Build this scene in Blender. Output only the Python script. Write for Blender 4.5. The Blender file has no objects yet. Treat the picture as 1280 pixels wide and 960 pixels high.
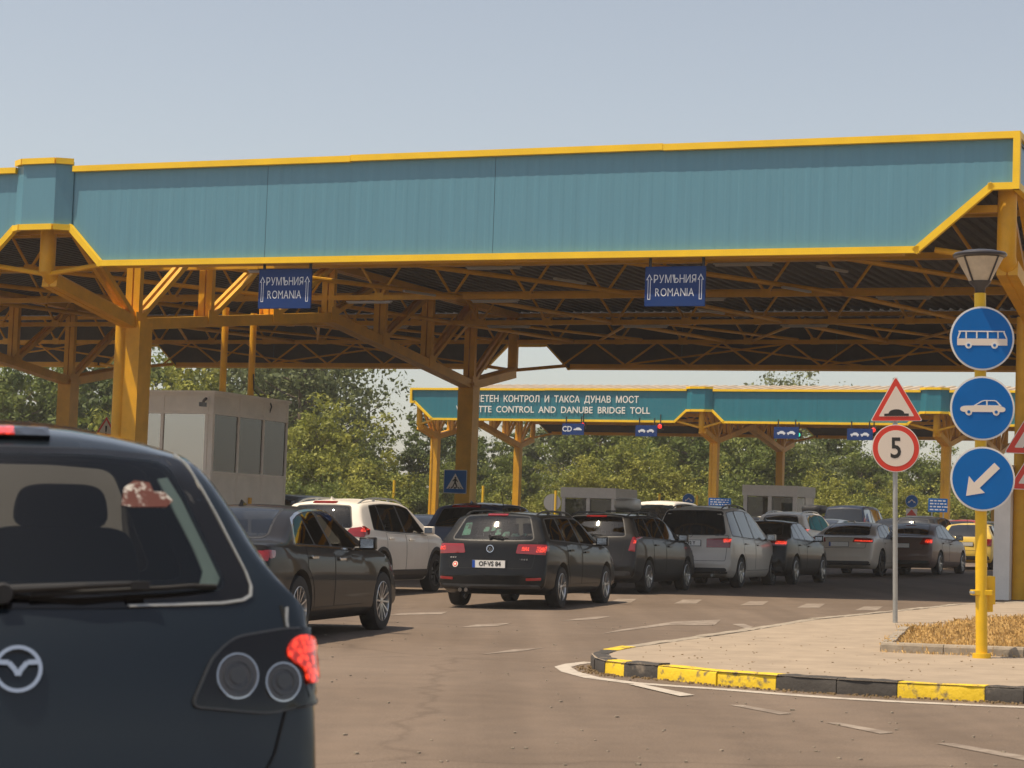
import bpy, bmesh, math, random
from mathutils import Vector, Matrix
from mathutils.bvhtree import BVHTree
from mathutils.geometry import delaunay_2d_cdt
R = math.radians
scene = bpy.context.scene
col = scene.collection

# ---------------------------------------------------------------- camera
FPX, Y0, TILT, CAMH = 2700.0, 655.0, 0.035, 1.22
roll = math.atan(TILT)
pitch = math.atan((Y0 - 480) * math.cos(roll) / FPX)
FW = Vector((0, math.cos(pitch), math.sin(pitch)))
RR = Vector((1, 0, 0)); UU = RR.cross(FW)
CX = math.cos(roll) * RR + math.sin(roll) * UU
CY = math.cos(roll) * UU - math.sin(roll) * RR
camd = bpy.data.cameras.new("camera"); cam = bpy.data.objects.new("camera", camd); col.objects.link(cam)
m3 = Matrix((CX, CY, -FW)).transposed()
cam.matrix_world = Matrix.Translation((0, 0, CAMH)) @ m3.to_4x4()
camd.sensor_width = 36; camd.lens = FPX / 1280 * 36
camd.clip_start = 0.1; camd.clip_end = 6000
camd.dof.use_dof = True; camd.dof.focus_distance = 38; camd.dof.aperture_fstop = 7.5
scene.camera = cam

# ---------------------------------------------------------------- sky, sun, exposure
SUN_EL = 67.0
TO_SUN_AZ = Vector((-0.95, -0.31)).normalized()
w = bpy.data.worlds.new("World"); scene.world = w; w.use_nodes = True
nt = w.node_tree; bg = nt.nodes["Background"]
sky = nt.nodes.new("ShaderNodeTexSky"); sky.sky_type = 'NISHITA'; sky.sun_disc = False
sky.sun_elevation = R(SUN_EL); sky.sun_rotation = math.atan2(TO_SUN_AZ.x, TO_SUN_AZ.y)
sky.air_density = 1.0; sky.dust_density = 1.3; sky.ozone_density = 1.0; sky.altitude = 50
hs = nt.nodes.new("ShaderNodeHueSaturation"); hs.inputs["Saturation"].default_value = 0.62
nt.links.new(sky.outputs[0], hs.inputs["Color"]); tint = nt.nodes.new("ShaderNodeMix"); tint.data_type = 'RGBA'; tint.blend_type = 'MULTIPLY'; tint.inputs[0].default_value = 1.0; tint.inputs[7].default_value = (1.0, 0.955, 0.90, 1)
nt.links.new(hs.outputs[0], tint.inputs[6]); nt.links.new(tint.outputs[2], bg.inputs[0])
bg.inputs[1].default_value = 0.088
sd = bpy.data.lights.new("sun", 'SUN'); sd.energy = 3.35; sd.angle = R(0.5); sd.color = (1.0, 0.84, 0.63)
so = bpy.data.objects.new("sun", sd); col.objects.link(so)
sv = Vector((TO_SUN_AZ.x * math.cos(R(SUN_EL)), TO_SUN_AZ.y * math.cos(R(SUN_EL)), math.sin(R(SUN_EL))))
so.rotation_euler = sv.to_track_quat('Z', 'Y').to_euler(); so.location = (-30, -10, 60)
vs = scene.view_settings
vs.view_transform = 'Standard'; vs.look = 'None'; vs.exposure = 0.70; vs.gamma = 1.0; vs.use_curve_mapping = False
scene.cycles.max_bounces = 8; scene.cycles.transparent_max_bounces = 16
scene.cycles.use_denoising = True

# ---------------------------------------------------------------- pixel helpers (photo pixels, used only to find real places)
def ray(px, py):
    return CX * (px - 640) / FPX - CY * (py - 480) / FPX + FW
def at_scale(px, py, s):
    return ray(px, py) * (FPX / s) + Vector((0, 0, CAMH))
def at_z(px, py, z):
    d = ray(px, py); return Vector((0, 0, CAMH)) + d * ((z - CAMH) / d.z)
def gz(x, y):
    return -0.07 + 0.021 * max(-14.0, min(16.0, x)) + 0.009 * max(0.0, min(72.0, y - 58.0))
def ground_at(px, py, dz=0.0):
    d = ray(px, py); t = 10.0
    for _ in range(40):
        p = d * t; z = gz(p.x, p.y) + dz
        t = (z - CAMH) / d.z
    p = d * t; return Vector((p.x, p.y, gz(p.x, p.y) + dz))
def col_at(px, depth):
    """ground point seen in pixel column px at the given depth"""
    py = 700.0
    for _ in range(20):
        d = ray(px, py) * depth
        z = gz(d.x, d.y) - CAMH
        py += (d.z - z) * FPX / depth
    return Vector((d.x, d.y, gz(d.x, d.y)))

# ---------------------------------------------------------------- materials
M = {}
def mat(name, c, rough=0.6, metal=0.0, var=0.0, scale=4.0, coat=0.0, bump=0.0, bscale=40.0, spec=0.5, emit=None, es=0.0, stretch=None, c2=None, dirt=0.0, thresh=None):
    m = bpy.data.materials.new(name); m.use_nodes = True; n = m.node_tree; p = n.nodes["Principled BSDF"]
    p.inputs["Base Color"].default_value = (*c, 1); p.inputs["Roughness"].default_value = rough
    p.inputs["Metallic"].default_value = metal; p.inputs["Specular IOR Level"].default_value = spec
    if coat: p.inputs["Coat Weight"].default_value = coat; p.inputs["Coat Roughness"].default_value = 0.04
    if emit: p.inputs["Emission Color"].default_value = (*emit, 1); p.inputs["Emission Strength"].default_value = es
    if var or bump or c2:
        tc = n.nodes.new("ShaderNodeTexCoord"); mp = n.nodes.new("ShaderNodeMapping")
        n.links.new(tc.outputs["Object"], mp.inputs[0])
        if stretch: mp.inputs["Scale"].default_value = stretch
    if var or c2:
        no = n.nodes.new("ShaderNodeTexNoise"); no.inputs["Scale"].default_value = scale; no.inputs["Detail"].default_value = 6; no.inputs["Roughness"].default_value = 0.65
        n.links.new(mp.outputs[0], no.inputs[0])
        r = n.nodes.new("ShaderNodeValToRGB"); lo, hi = thresh or (0.3, 0.7); r.color_ramp.elements[0].position = lo; r.color_ramp.elements[1].position = hi
        a = c2 or tuple(x * (1 - var) for x in c); b = c if c2 else tuple(min(1, x * (1 + var)) for x in c)
        r.color_ramp.elements[0].color = (*a, 1); r.color_ramp.elements[1].color = (*b, 1)
        n.links.new(no.outputs[0], r.inputs[0]); n.links.new(r.outputs[0], p.inputs["Base Color"])
    if bump:
        nb = n.nodes.new("ShaderNodeTexNoise"); nb.inputs["Scale"].default_value = bscale; nb.inputs["Detail"].default_value = 4
        bu = n.nodes.new("ShaderNodeBump"); bu.inputs["Strength"].default_value = bump; bu.inputs["Distance"].default_value = 0.01
        n.links.new(mp.outputs[0], nb.inputs[0]); n.links.new(nb.outputs[0], bu.inputs["Height"]); n.links.new(bu.outputs[0], p.inputs["Normal"])
    M[name] = m; return m

def glass(name, tint, rough=0.02, ior=1.5, refl=1.0):
    m = bpy.data.materials.new(name); m.use_nodes = True; n = m.node_tree
    for x in list(n.nodes): n.nodes.remove(x)
    out = n.nodes.new("ShaderNodeOutputMaterial"); mx = n.nodes.new("ShaderNodeMixShader")
    t = n.nodes.new("ShaderNodeBsdfTransparent"); t.inputs[0].default_value = (*tint, 1)
    g = n.nodes.new("ShaderNodeBsdfGlossy"); g.inputs["Roughness"].default_value = rough; g.inputs[0].default_value = (refl, refl, refl, 1)
    f = n.nodes.new("ShaderNodeFresnel"); f.inputs[0].default_value = ior
    n.links.new(f.outputs[0], mx.inputs[0]); n.links.new(t.outputs[0], mx.inputs[1]); n.links.new(g.outputs[0], mx.inputs[2]); n.links.new(mx.outputs[0], out.inputs[0])
    M[name] = m; return m

def asphalt():
    m = bpy.data.materials.new("asphalt"); m.use_nodes = True; n = m.node_tree; p = n.nodes["Principled BSDF"]
    geo = n.nodes.new("ShaderNodeNewGeometry")
    def noise(s, d=5, st=None):
        x = n.nodes.new("ShaderNodeTexNoise"); x.inputs["Scale"].default_value = s; x.inputs["Detail"].default_value = d
        if st:
            mp = n.nodes.new("ShaderNodeMapping"); mp.inputs["Scale"].default_value = st; mp.inputs["Rotation"].default_value = (0, 0, R(16)); n.links.new(geo.outputs["Position"], mp.inputs[0]); n.links.new(mp.outputs[0], x.inputs[0])
        else: n.links.new(geo.outputs["Position"], x.inputs[0])
        return x
    def ramp(src, p0, c0, p1, c1):
        r = n.nodes.new("ShaderNodeValToRGB"); e = r.color_ramp.elements
        e[0].position, e[1].position = p0, p1; e[0].color = (*c0, 1); e[1].color = (*c1, 1); n.links.new(src.outputs[0], r.inputs[0]); return r
    def mul(a, b, f=1.0):
        x = n.nodes.new("ShaderNodeMix"); x.data_type = 'RGBA'; x.blend_type = 'MULTIPLY'; x.inputs[0].default_value = f
        n.links.new(a.outputs[0] if a.bl_idname != "ShaderNodeMix" else a.outputs[2], x.inputs[6]); n.links.new(b.outputs[0], x.inputs[7]); return x
    a = ramp(noise(0.35, 6), 0.3, (0.162, 0.122, 0.092), 0.7, (0.192, 0.147, 0.113))
    b = ramp(noise(3.0, 8), 0.35, (0.92, 0.92, 0.92), 0.65, (1.05, 1.04, 1.03))
    c = ramp(noise(90, 3), 0.35, (0.72, 0.72, 0.72), 0.7, (1.15, 1.15, 1.15))
    d = ramp(noise(1.0, 3, (1.1, 0.05, 1)), 0.42, (0.86, 0.855, 0.85), 0.58, (1.03, 1.03, 1.03))
    vo = n.nodes.new("ShaderNodeTexVoronoi"); vo.feature = 'DISTANCE_TO_EDGE'; vo.inputs["Scale"].default_value = 0.22
    wob = noise(1.6, 5); mpx = n.nodes.new("ShaderNodeMix"); mpx.data_type = 'VECTOR'; mpx.inputs[0].default_value = 0.35
    n.links.new(geo.outputs["Position"], mpx.inputs[4]); n.links.new(wob.outputs[1], mpx.inputs[5]); n.links.new(mpx.outputs[1], vo.inputs[0])
    e = ramp(vo, 0.001, (0.72, 0.71, 0.70), 0.006, (1, 1, 1))
    x = mul(mul(mul(mul(a, b), c, 0.8), d), e, 0.7)
    n.links.new(x.outputs[2], p.inputs["Base Color"]); p.inputs["Roughness"].default_value = 0.85; p.inputs["Specular IOR Level"].default_value = 0.3
    bu = n.nodes.new("ShaderNodeBump"); bu.inputs["Strength"].default_value = 0.5; bu.inputs["Distance"].default_value = 0.008
    n.links.new(noise(120, 3).outputs[0], bu.inputs["Height"]); n.links.new(bu.outputs[0], p.inputs["Normal"])
    M["asphalt"] = m
asphalt()
def facet(name, base, e, lo, hi, sc=38):
    m = mat(name, base, 0.15, coat=1.0); n = m.node_tree; p = n.nodes["Principled BSDF"]; p.inputs["Emission Color"].default_value = (*e, 1)
    tc = n.nodes.new("ShaderNodeTexCoord"); v = n.nodes.new("ShaderNodeTexVoronoi"); v.inputs["Scale"].default_value = sc; n.links.new(tc.outputs["Object"], v.inputs[0])
    r = n.nodes.new("ShaderNodeMapRange"); r.inputs[1].default_value = 0.1; r.inputs[2].default_value = 0.7; r.inputs[3].default_value = hi; r.inputs[4].default_value = lo; n.links.new(v.outputs[0], r.inputs[0]); n.links.new(r.outputs[0], p.inputs["Emission Strength"])
mat("earth", (0.20, 0.16, 0.09), 0.95, var=0.4, scale=0.5)
mat("concrete", (0.32, 0.255, 0.188), 0.9, var=0.16, scale=2.5, bump=0.35, bscale=60)
mat("kerb_grey", (0.30, 0.255, 0.20), 0.9, var=0.25, scale=6, bump=0.4, bscale=40)
mat("kerb_yellow", (0.72, 0.50, 0.015), 0.65, c2=(0.20, 0.15, 0.07), scale=8, bump=0.6, bscale=30, thresh=(0.36, 0.45))
mat("kerb_black", (0.045, 0.040, 0.036), 0.75, c2=(0.16, 0.13, 0.10), scale=8, bump=0.5, bscale=30, thresh=(0.28, 0.42))
mat("road_paint", (0.46, 0.41, 0.35), 0.75, c2=(0.30, 0.26, 0.22), scale=7, thresh=(0.33, 0.50))
mat("worn_paint", (0.30, 0.25, 0.205), 0.8, c2=(0.18, 0.142, 0.112), scale=5, thresh=(0.40, 0.62))
mat("dry_grass", (0.56, 0.36, 0.13), 0.9, var=0.4, scale=6)
mat("soil", (0.26, 0.18, 0.09), 0.95, var=0.35, scale=5)
mat("fascia_blue", (0.100, 0.258, 0.350), 0.36, var=0.055, scale=3.0, stretch=(2.2, 2.2, 0.12), spec=0.6)
mat("fascia_teal", (0.018, 0.165, 0.222), 0.42, var=0.10, scale=2.0, stretch=(2.2, 2.2, 0.15))
mat("yellow_trim", (0.90, 0.57, 0.012), 0.45, var=0.08, scale=1.5)
mat("yellow_steel", (0.72, 0.365, 0.008), 0.5, var=0.18, scale=1.2)
mat("yellow_post", (0.78, 0.48, 0.012), 0.4, var=0.12, scale=2.5)
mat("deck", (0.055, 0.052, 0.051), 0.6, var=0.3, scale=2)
mat("roof_sheet", (0.44, 0.36, 0.27), 0.7, var=0.2, scale=1)
mat("tube_white", (0.42, 0.41, 0.39), 0.4)
mat("galv", (0.42, 0.43, 0.42), 0.45, metal=0.6, var=0.15, scale=5)
mat("sign_blue", (0.004, 0.135, 0.46), 0.4, var=0.07, scale=3, spec=0.2)
mat("sign_navy", (0.010, 0.040, 0.165), 0.45, var=0.07, scale=2, spec=0.2)
mat("sign_white", (0.80, 0.77, 0.72), 0.4)
mat("sign_cream", (0.78, 0.69, 0.60), 0.45)
mat("sign_red", (0.68, 0.045, 0.025), 0.4)
mat("sign_black", (0.02, 0.02, 0.02), 0.5)
mat("sign_back", (0.33, 0.33, 0.32), 0.5, metal=0.3)
mat("letter_white", (0.66, 0.69, 0.74), 0.5)
mat("booth_panel", (0.80, 0.745, 0.67), 0.55, var=0.10, scale=1.3)
mat("booth_frame", (0.80, 0.735, 0.66), 0.5, var=0.08, scale=2)
mat("curtain", (0.74, 0.70, 0.52), 0.8, var=0.12, scale=2.5, stretch=(1, 1, .2))
mat("booth_white", (0.55, 0.53, 0.50), 0.5, var=0.06)
mat("booth_dark", (0.05, 0.045, 0.04), 0.7)
mat("lamp_metal", (0.035, 0.033, 0.04), 0.4, coat=0.3)
mat("lamp_glass", (0.55, 0.47, 0.36), 0.3, var=0.15, scale=8)
mat("rubber", (0.017, 0.016, 0.015), 0.8, var=0.3, scale=12)
mat("black_plastic", (0.022, 0.022, 0.023), 0.5, var=0.2, scale=5)
mat("gap_black", (0.006, 0.006, 0.006), 0.8)
mat("interior", (0.06, 0.057, 0.054), 0.9)
mat("seat_fabric", (0.045, 0.044, 0.045), 0.9)
mat("alloy", (0.55, 0.54, 0.53), 0.28, metal=0.9, var=0.1, scale=8)
mat("dark_alloy", (0.10, 0.10, 0.10), 0.35, metal=0.8)
mat("chrome", (0.75, 0.75, 0.75), 0.12, metal=1.0)
mat("lens_red", (0.24, 0.006, 0.007), 0.15, coat=1.0)
facet("lens_lit", (0.30, 0.010, 0.008), (1.0, 0.055, 0.02), 0.15, 1.2, 55)
mat("lens_amber", (0.75, 0.22, 0.04), 0.2, coat=1.0)
mat("lens_clear", (0.055, 0.05, 0.048), 0.12, coat=1.0, metal=0.3)
mat("lens_smoke", (0.005, 0.0045, 0.0045), 0.10, coat=0.5, spec=0.3)
mat("plate_white", (0.78, 0.77, 0.74), 0.4)
mat("plate_blue", (0.01, 0.08, 0.42), 0.4)
mat("daylight_pale", (0.72, 0.74, 0.56), 0.7)  # pale colour standing in for daylight through the rear quarter window
mat("sticker_red", (0.10, 0.028, 0.018), 0.5, c2=(0.50, 0.48, 0.44), scale=22, thresh=(0.40, 0.46))
mat("box_white", (0.72, 0.69, 0.63), 0.35)
mat("light_red", (0.6, 0.02, 0.02), 0.3, emit=(1, 0.03, 0.02), es=0.9)
mat("light_green", (0.02, 0.5, 0.35), 0.3, emit=(0.05, 1, 0.6), es=0.6)
mat("light_off", (0.02, 0.02, 0.02), 0.3)
glass("tint_glass", (0.58, 0.63, 0.61), ior=1.5)
glass("light_glass", (0.80, 0.85, 0.83), ior=1.5)
glass("clear_glass", (0.90, 0.86, 0.84), ior=1.45)
glass("dark_glass", (0.22, 0.24, 0.24), ior=1.5)
glass("mirror_glass", (0.30, 0.32, 0.28), ior=4.2, refl=0.95)
glass("booth_glass", (0.20, 0.23, 0.15), ior=1.7)
mat("blind_glass", (0.010, 0.011, 0.012), 0.05, coat=0.6, spec=0.7)
def paint(name, c, metal=0.0, rough=0.45):
    m = mat(name, c, rough, metal=metal * .5, coat=0.45, var=0.06, scale=1.5, spec=0.10); m.node_tree.nodes["Principled BSDF"].inputs["Coat Roughness"].default_value = 0.03; return m
paint("paint_navy", (0.005, 0.010, 0.016)); M["paint_navy"].node_tree.nodes["Principled BSDF"].inputs["Coat Weight"].default_value = 1.0; paint("paint_brownblack", (0.010, 0.008, 0.007)); M["paint_brownblack"].node_tree.nodes["Principled BSDF"].inputs["Coat Weight"].default_value = 0.4; paint("paint_white", (0.76, 0.70, 0.61), 0.0)
paint("paint_black", (0.006, 0.006, 0.006)); paint("paint_charcoal", (0.016, 0.015, 0.015)); paint("paint_silver", (0.56, 0.515, 0.455), 0.5)
paint("paint_champagne", (0.62, 0.545, 0.46), 0.5); paint("paint_maroon", (0.15, 0.095, 0.078), 0.5); paint("paint_yellow", (0.70, 0.49, 0.10), 0.0)
paint("paint_blue", (0.02, 0.03, 0.06)); paint("paint_grey", (0.16, 0.15, 0.14)); paint("paint_red", (0.33, 0.02, 0.02), 0.1); paint("paint_steelblue", (0.18, 0.22, 0.27), 0.5)

# ---------------------------------------------------------------- mesh builder
class MB:
    def __init__(s): s.v = []; s.f = []; s.m = []; s.mats = []
    def mi(s, name):
        if name not in s.mats: s.mats.append(name)
        return s.mats.index(name)
    def add(s, vs, fs, mt):
        o = len(s.v); k = s.mi(mt); s.v += [Vector(x) for x in vs]
        for f in fs: s.f.append([o + i for i in f]); s.m.append(k)
    def box(s, c, size, mt, Rm=None):
        c = Vector(c); hx, hy, hz = [d / 2 for d in size]
        p = [Vector((a * hx, b * hy, d * hz)) for a in (-1, 1) for b in (-1, 1) for d in (-1, 1)]
        if Rm is not None: p = [Rm @ q for q in p]
        s.add([c + q for q in p], [(0, 1, 3, 2), (4, 6, 7, 5), (0, 4, 5, 1), (2, 3, 7, 6), (0, 2, 6, 4), (1, 5, 7, 3)], mt)
    def bar(s, p, q, wd, ht, mt, up=(0, 0, 1)):
        p = Vector(p); q = Vector(q); d = q - p; L = d.length
        if L < 1e-5: return
        d.normalize(); up = Vector(up)
        if abs(d.dot(up)) > 0.98: up = Vector((0, 1, 0)) if abs(d.y) < 0.9 else Vector((1, 0, 0))
        x = d.cross(up).normalized(); z = x.cross(d)
        s.box((p + q) / 2, (wd, L, ht), mt, Matrix((x, d, z)).transposed())
    def tube(s, path, r, mt, n=10, r2=None, cap=True):
        path = [Vector(p) for p in path]; rings = []
        prev = None
        for i, p in enumerate(path):
            d = (path[min(i + 1, len(path) - 1)] - path[max(i - 1, 0)]).normalized()
            a = prev if prev is not None else (Vector((0, 0, 1)) if abs(d.z) < 0.9 else Vector((1, 0, 0)))
            x = (a - d * a.dot(d)).normalized(); prev = x; y = d.cross(x)
            rr = r if r2 is None else r + (r2 - r) * i / (len(path) - 1)
            rings.append([p + (x * math.cos(2 * math.pi * k / n) + y * math.sin(2 * math.pi * k / n)) * rr for k in range(n)])
        vs = [q for rg in rings for q in rg]; fs = []
        for i in range(len(path) - 1):
            for k in range(n): fs.append((i * n + k, i * n + (k + 1) % n, (i + 1) * n + (k + 1) % n, (i + 1) * n + k))
        if cap: fs.append(tuple(range(n))[::-1]); fs.append(tuple((len(path) - 1) * n + k for k in range(n)))
        s.add(vs, fs, mt)
    def lathe(s, prof, mt, Mx=None, n=24, closed=False):
        """profile of (r, h) turned about local z"""
        vs = []; fs = []; L = len(prof)
        for r, h in prof:
            for k in range(n):
                a = 2 * math.pi * k / n; p = Vector((r * math.cos(a), r * math.sin(a), h)); vs.append(Mx @ p if Mx is not None else p)
        for i in range(L - 1 + (1 if closed else 0)):
            j = (i + 1) % L
            for k in range(n): fs.append((i * n + k, i * n + (k + 1) % n, j * n + (k + 1) % n, j * n + k))
        if not closed:
            fs.append(tuple(range(n))[::-1]); fs.append(tuple((L - 1) * n + k for k in range(n)))
        s.add(vs, fs, mt)
    def prism(s, pts, O, ax, ay, t, mt, tb=0.0):
        """flat outline pts in the plane (O, ax, ay), from depth tb to t along ax x ay"""
        O = Vector(O); ax = Vector(ax); ay = Vector(ay); nn = ax.cross(ay).normalized(); n = len(pts)
        vs = [O + ax * a + ay * b + nn * t for a, b in pts] + [O + ax * a + ay * b + nn * tb for a, b in pts]
        fs = [tuple(range(n)), tuple(range(2 * n - 1, n - 1, -1))] + [(i, i + n, (i + 1) % n + n, (i + 1) % n) for i in range(n)]
        s.add(vs, fs, mt)
    def ring(s, outer, inner, O, ax, ay, t, mt, tb=0.0):
        O = Vector(O); ax = Vector(ax); ay = Vector(ay); nn = ax.cross(ay).normalized(); n = len(outer)
        P = lambda q, h: O + ax * q[0] + ay * q[1] + nn * h
        vs = [P(q, t) for q in outer] + [P(q, t) for q in inner] + [P(q, tb) for q in outer] + [P(q, tb) for q in inner]; fs = []
        for i in range(n):
            j = (i + 1) % n
            fs += [(i, j, n + j, n + i), (2 * n + i, 2 * n + j, j, i), (n + i, n + j, 3 * n + j, 3 * n + i), (3 * n + i, 3 * n + j, 2 * n + j, 2 * n + i)]
        s.add(vs, fs, mt)
    def build(s, name, parent=None, smooth=None, bevel=0.0):
        me = bpy.data.meshes.new(name); me.from_pydata([tuple(x) for x in s.v], [], s.f)
        for mt in s.mats: me.materials.append(M[mt])
        me.polygons.foreach_set("material_index", s.m)
        bm = bmesh.new(); bm.from_mesh(me); bmesh.ops.recalc_face_normals(bm, faces=bm.faces); bm.to_mesh(me); bm.free()
        if smooth is not None:
            me.polygons.foreach_set("use_smooth", [True] * len(me.polygons)); me.set_sharp_from_angle(angle=R(smooth))
        me.update()
        o = bpy.data.objects.new(name, me); col.objects.link(o)
        if bevel:
            b = o.modifiers.new("bevel", 'BEVEL'); b.width = bevel; b.segments = 2; b.limit_method = 'ANGLE'; b.angle_limit = R(40)
        if parent is not None: o.parent = parent
        return o

ex = Vector((1, 0, 0)); ez = Vector((0, 0, 1))
def circ(r, n=40, cx=0, cy=0, a0=0): return [(cx + r * math.cos(a0 + 2 * math.pi * k / n), cy + r * math.sin(a0 + 2 * math.pi * k / n)) for k in range(n)]
def rp(pts, r, n=4):
    """round the corners of an outline"""
    out = []; N = len(pts)
    for i in range(N):
        p = Vector(pts[i]); a = Vector(pts[i - 1]); b = Vector(pts[(i + 1) % N])
        rr = r[i] if isinstance(r, (list, tuple)) else r
        da = (a - p); db = (b - p); ra = min(rr, da.length * 0.45); rb = min(rr, db.length * 0.45)
        if rr < 1e-5: out.append(tuple(p)); continue
        pa = p + da.normalized() * ra; pb = p + db.normalized() * rb
        for k in range(n + 1):
            t = k / n; out.append(tuple(pa * (1 - t) ** 2 + p * 2 * t * (1 - t) + pb * t * t))
    return out
def text_tris(txt, size, bold=0.0, align='CENTER', sx=1.0, space=1.0):
    cu = bpy.data.curves.new("t", 'FONT'); cu.body = txt; cu.size = size; cu.align_x = align; cu.align_y = 'CENTER'; cu.offset = bold; cu.resolution_u = 3; cu.space_character = space
    ob = bpy.data.objects.new("t", cu); col.objects.link(ob)
    dg = bpy.context.evaluated_depsgraph_get(); me = bpy.data.meshes.new_from_object(ob.evaluated_get(dg))
    vs = [(v.co.x * sx, v.co.y) for v in me.vertices]; fs = [tuple(p.vertices) for p in me.polygons]
    bpy.data.objects.remove(ob); bpy.data.curves.remove(cu); bpy.data.meshes.remove(me)
    return vs, fs
def put_text(mb, txt, size, O, ax, ay, h, mt, **k):
    vs, fs = text_tris(txt, size, **k); O = Vector(O); ax = Vector(ax); ay = Vector(ay); nn = ax.cross(ay).normalized()
    mb.add([O + ax * a + ay * b + nn * h for a, b in vs], fs, mt)

def empty(name, loc, label=None, cat=None, group=None, rot=None):
    o = bpy.data.objects.new(name, None); col.objects.link(o); o.location = loc; o.empty_display_size = 0.3
    if rot is not None: o.rotation_euler = rot
    if label: tag(o, label, cat, group)
    return o
def tag(o, label, cat, group=None):
    o["label"] = label; o["category"] = cat
    if group: o["group"] = group
def structure(o, kind="structure"): o["kind"] = kind; return o
# ================================================================ SETTING
def sheet(name, xs, ys, dz, mt):
    vs = [(x, y, gz(x, y) + dz) for y in ys for x in xs]; n = len(xs)
    fs = [(j * n + i, j * n + i + 1, (j + 1) * n + i + 1, (j + 1) * n + i) for j in range(len(ys) - 1) for i in range(n - 1)]
    b = MB(); b.add(vs, fs, mt); return structure(b.build(name))
sheet("ground", [-2500, -400, -60, -14, 0, 16, 60, 400, 2500], [-2500, -60, 0, 40, 58, 130, 400, 1000, 4000], -0.03, "earth")
sheet("road", [-34, -14, -7, 0, 8, 16, 40], [-60, -20, 0, 10, 20, 30, 40, 58, 80, 100, 122], 0.0, "asphalt")

def flat_px(b, pts, dz, mt):
    b.add([ground_at(px, py, dz) for px, py in pts], [tuple(range(len(pts)))], mt)
def interp(a, b, n): return [a + (b - a) * k / n for k in range(n + 1)]

KB = [(738.6, 833), (743, 838.5), (755, 842.5), (779, 845.6), (822, 849), (895.6, 857), (969, 862.5), (1045, 867.7), (1121, 872), (1231, 877.5), (1280, 880)]
kb = [ground_at(*p) for p in KB]
dirn = (kb[-1] - kb[-2]).normalized()
for k in range(1, 6): kb.append(kb[10] + dirn * k * 1.0)
far_px = [(741, 818), (750, 812.5), (774, 808), (905, 790), (1008, 773.5), (1102, 764.5), (1191, 755), (1245, 753)]
fr = [ground_at(px, py, 0.12) for px, py in far_px]
fdir = (fr[-1] - fr[-2]).normalized()
fr.append(fr[-1] + fdir * 5)
def rais(p, h): return Vector((p.x, p.y, gz(p.x, p.y) + h))
island = [rais(p, 0.116) for p in kb] + [rais(p, 0.116) for p in reversed(fr[1:])]
b = MB(); b.add(island, [tuple(range(len(island)))], "concrete"); pv = b.build("pavement"); structure(pv)

def kerb_run(b, p, q, mt, side, ht=0.125, wd=0.16, jit=0.0):
    """one kerb stone from p to q (ground points); side = inward direction"""
    d = (q - p); d.z = 0; d.normalize(); n = Vector((-d.y, d.x, 0)) * side
    p = p + d * 0.004; q = q - d * 0.004
    o = random.uniform(-jit, jit)
    V = lambda a, off, h: Vector((a.x, a.y, gz(a.x, a.y))) + n * (off + o) + Vector((0, 0, h))
    h1 = ht + random.uniform(-.006, .006)
    pr = [(0, -0.05), (0, h1 - .025), (.012, h1 - .006), (.03, h1), (wd, h1), (wd, -0.05)]
    N = 6; vs = []
    for k in range(N + 1):
        a = p + (q - p) * k / N
        for off, h in pr:
            w2 = random.uniform(-.005, .005) if 0 < h else 0
            vs.append(V(a, off + w2, h + (random.uniform(-.004, .004) if h > 0 else 0)))
    m = len(pr); fs = [(k * m + i, k * m + i + 1, (k + 1) * m + i + 1, (k + 1) * m + i) for k in range(N) for i in range(m - 1)]
    fs += [tuple(range(m)), tuple(N * m + i for i in range(m))[::-1]]
    b.add(vs, fs, mt)
random.seed(4)
b = MB()
seq = ["kerb_black", "kerb_black", "kerb_yellow", "kerb_black", "kerb_yellow", "kerb_yellow", "kerb_black", "kerb_black", "kerb_yellow", "kerb_black"] + ["kerb_black", "kerb_yellow", "kerb_yellow", "kerb_black", "kerb_black"]
for i in range(len(kb) - 1): kerb_run(b, kb[i], kb[i + 1], seq[i], 1, jit=.008)
fl = [kb[0]] + fr[1:]
for i in range(len(fl) - 1):
    L = (fl[i + 1] - fl[i]).length; n = max(1, round(L / 1.0))
    for k in range(n): kerb_run(b, fl[i] + (fl[i + 1] - fl[i]) * k / n, fl[i] + (fl[i + 1] - fl[i]) * (k + 1) / n, "kerb_black" if i == 0 else "kerb_yellow" if i == 1 else "kerb_grey", -1)
structure(b.build("kerb", smooth=50))

# planter strip with its own low edging and dry grass
pl = [ground_at(px, py, .12) for px, py in [(1100, 814), (1179, 817.5), (1280, 821)]]
pd = (pl[-1] - pl[0]).normalized(); pl.append(pl[-1] + pd * 3)
pk = [ground_at(px, py, .12) for px, py in [(1100, 814), (1126, 790), (1200, 781), (1290, 772)]]
pk.append(pk[-1] + (pk[-1] - pk[-2]).normalized() * 3)
b = MB()
def low_kerb(b, p, q, side, ht=0.085, wd=.11):
    d = (q - p); d.z = 0; L = d.length; d.normalize(); n = Vector((-d.y, d.x, 0)) * side
    k = max(1, round(L / 0.55))
    for i in range(k):
        a = p + d * (L * i / k + .003); c = p + d * (L * (i + 1) / k - .003); h = ht + random.uniform(-.008, .008)
        base = Vector((0, 0, 0)); vs = []
        for e in (a, c):
            g = gz(e.x, e.y) + .10
            for off, z in ((0, 0), (0, h - .01), (.012, h + .016), (wd, h + .016), (wd, 0)): vs.append(Vector((e.x, e.y, g + z)) + n * off)
        b.add(vs, [(0, 1, 2, 3, 4), (9, 8, 7, 6, 5)] + [(j, j + 5, (j + 1) % 5 + 5, (j + 1) % 5) for j in range(5)], "kerb_grey")
for i in range(len(pl) - 1): low_kerb(b, pl[i], pl[i + 1], 1)
low_kerb(b, pk[0], pk[1], -1)
structure(b.build("planter_kerb", bevel=.006))
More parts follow.
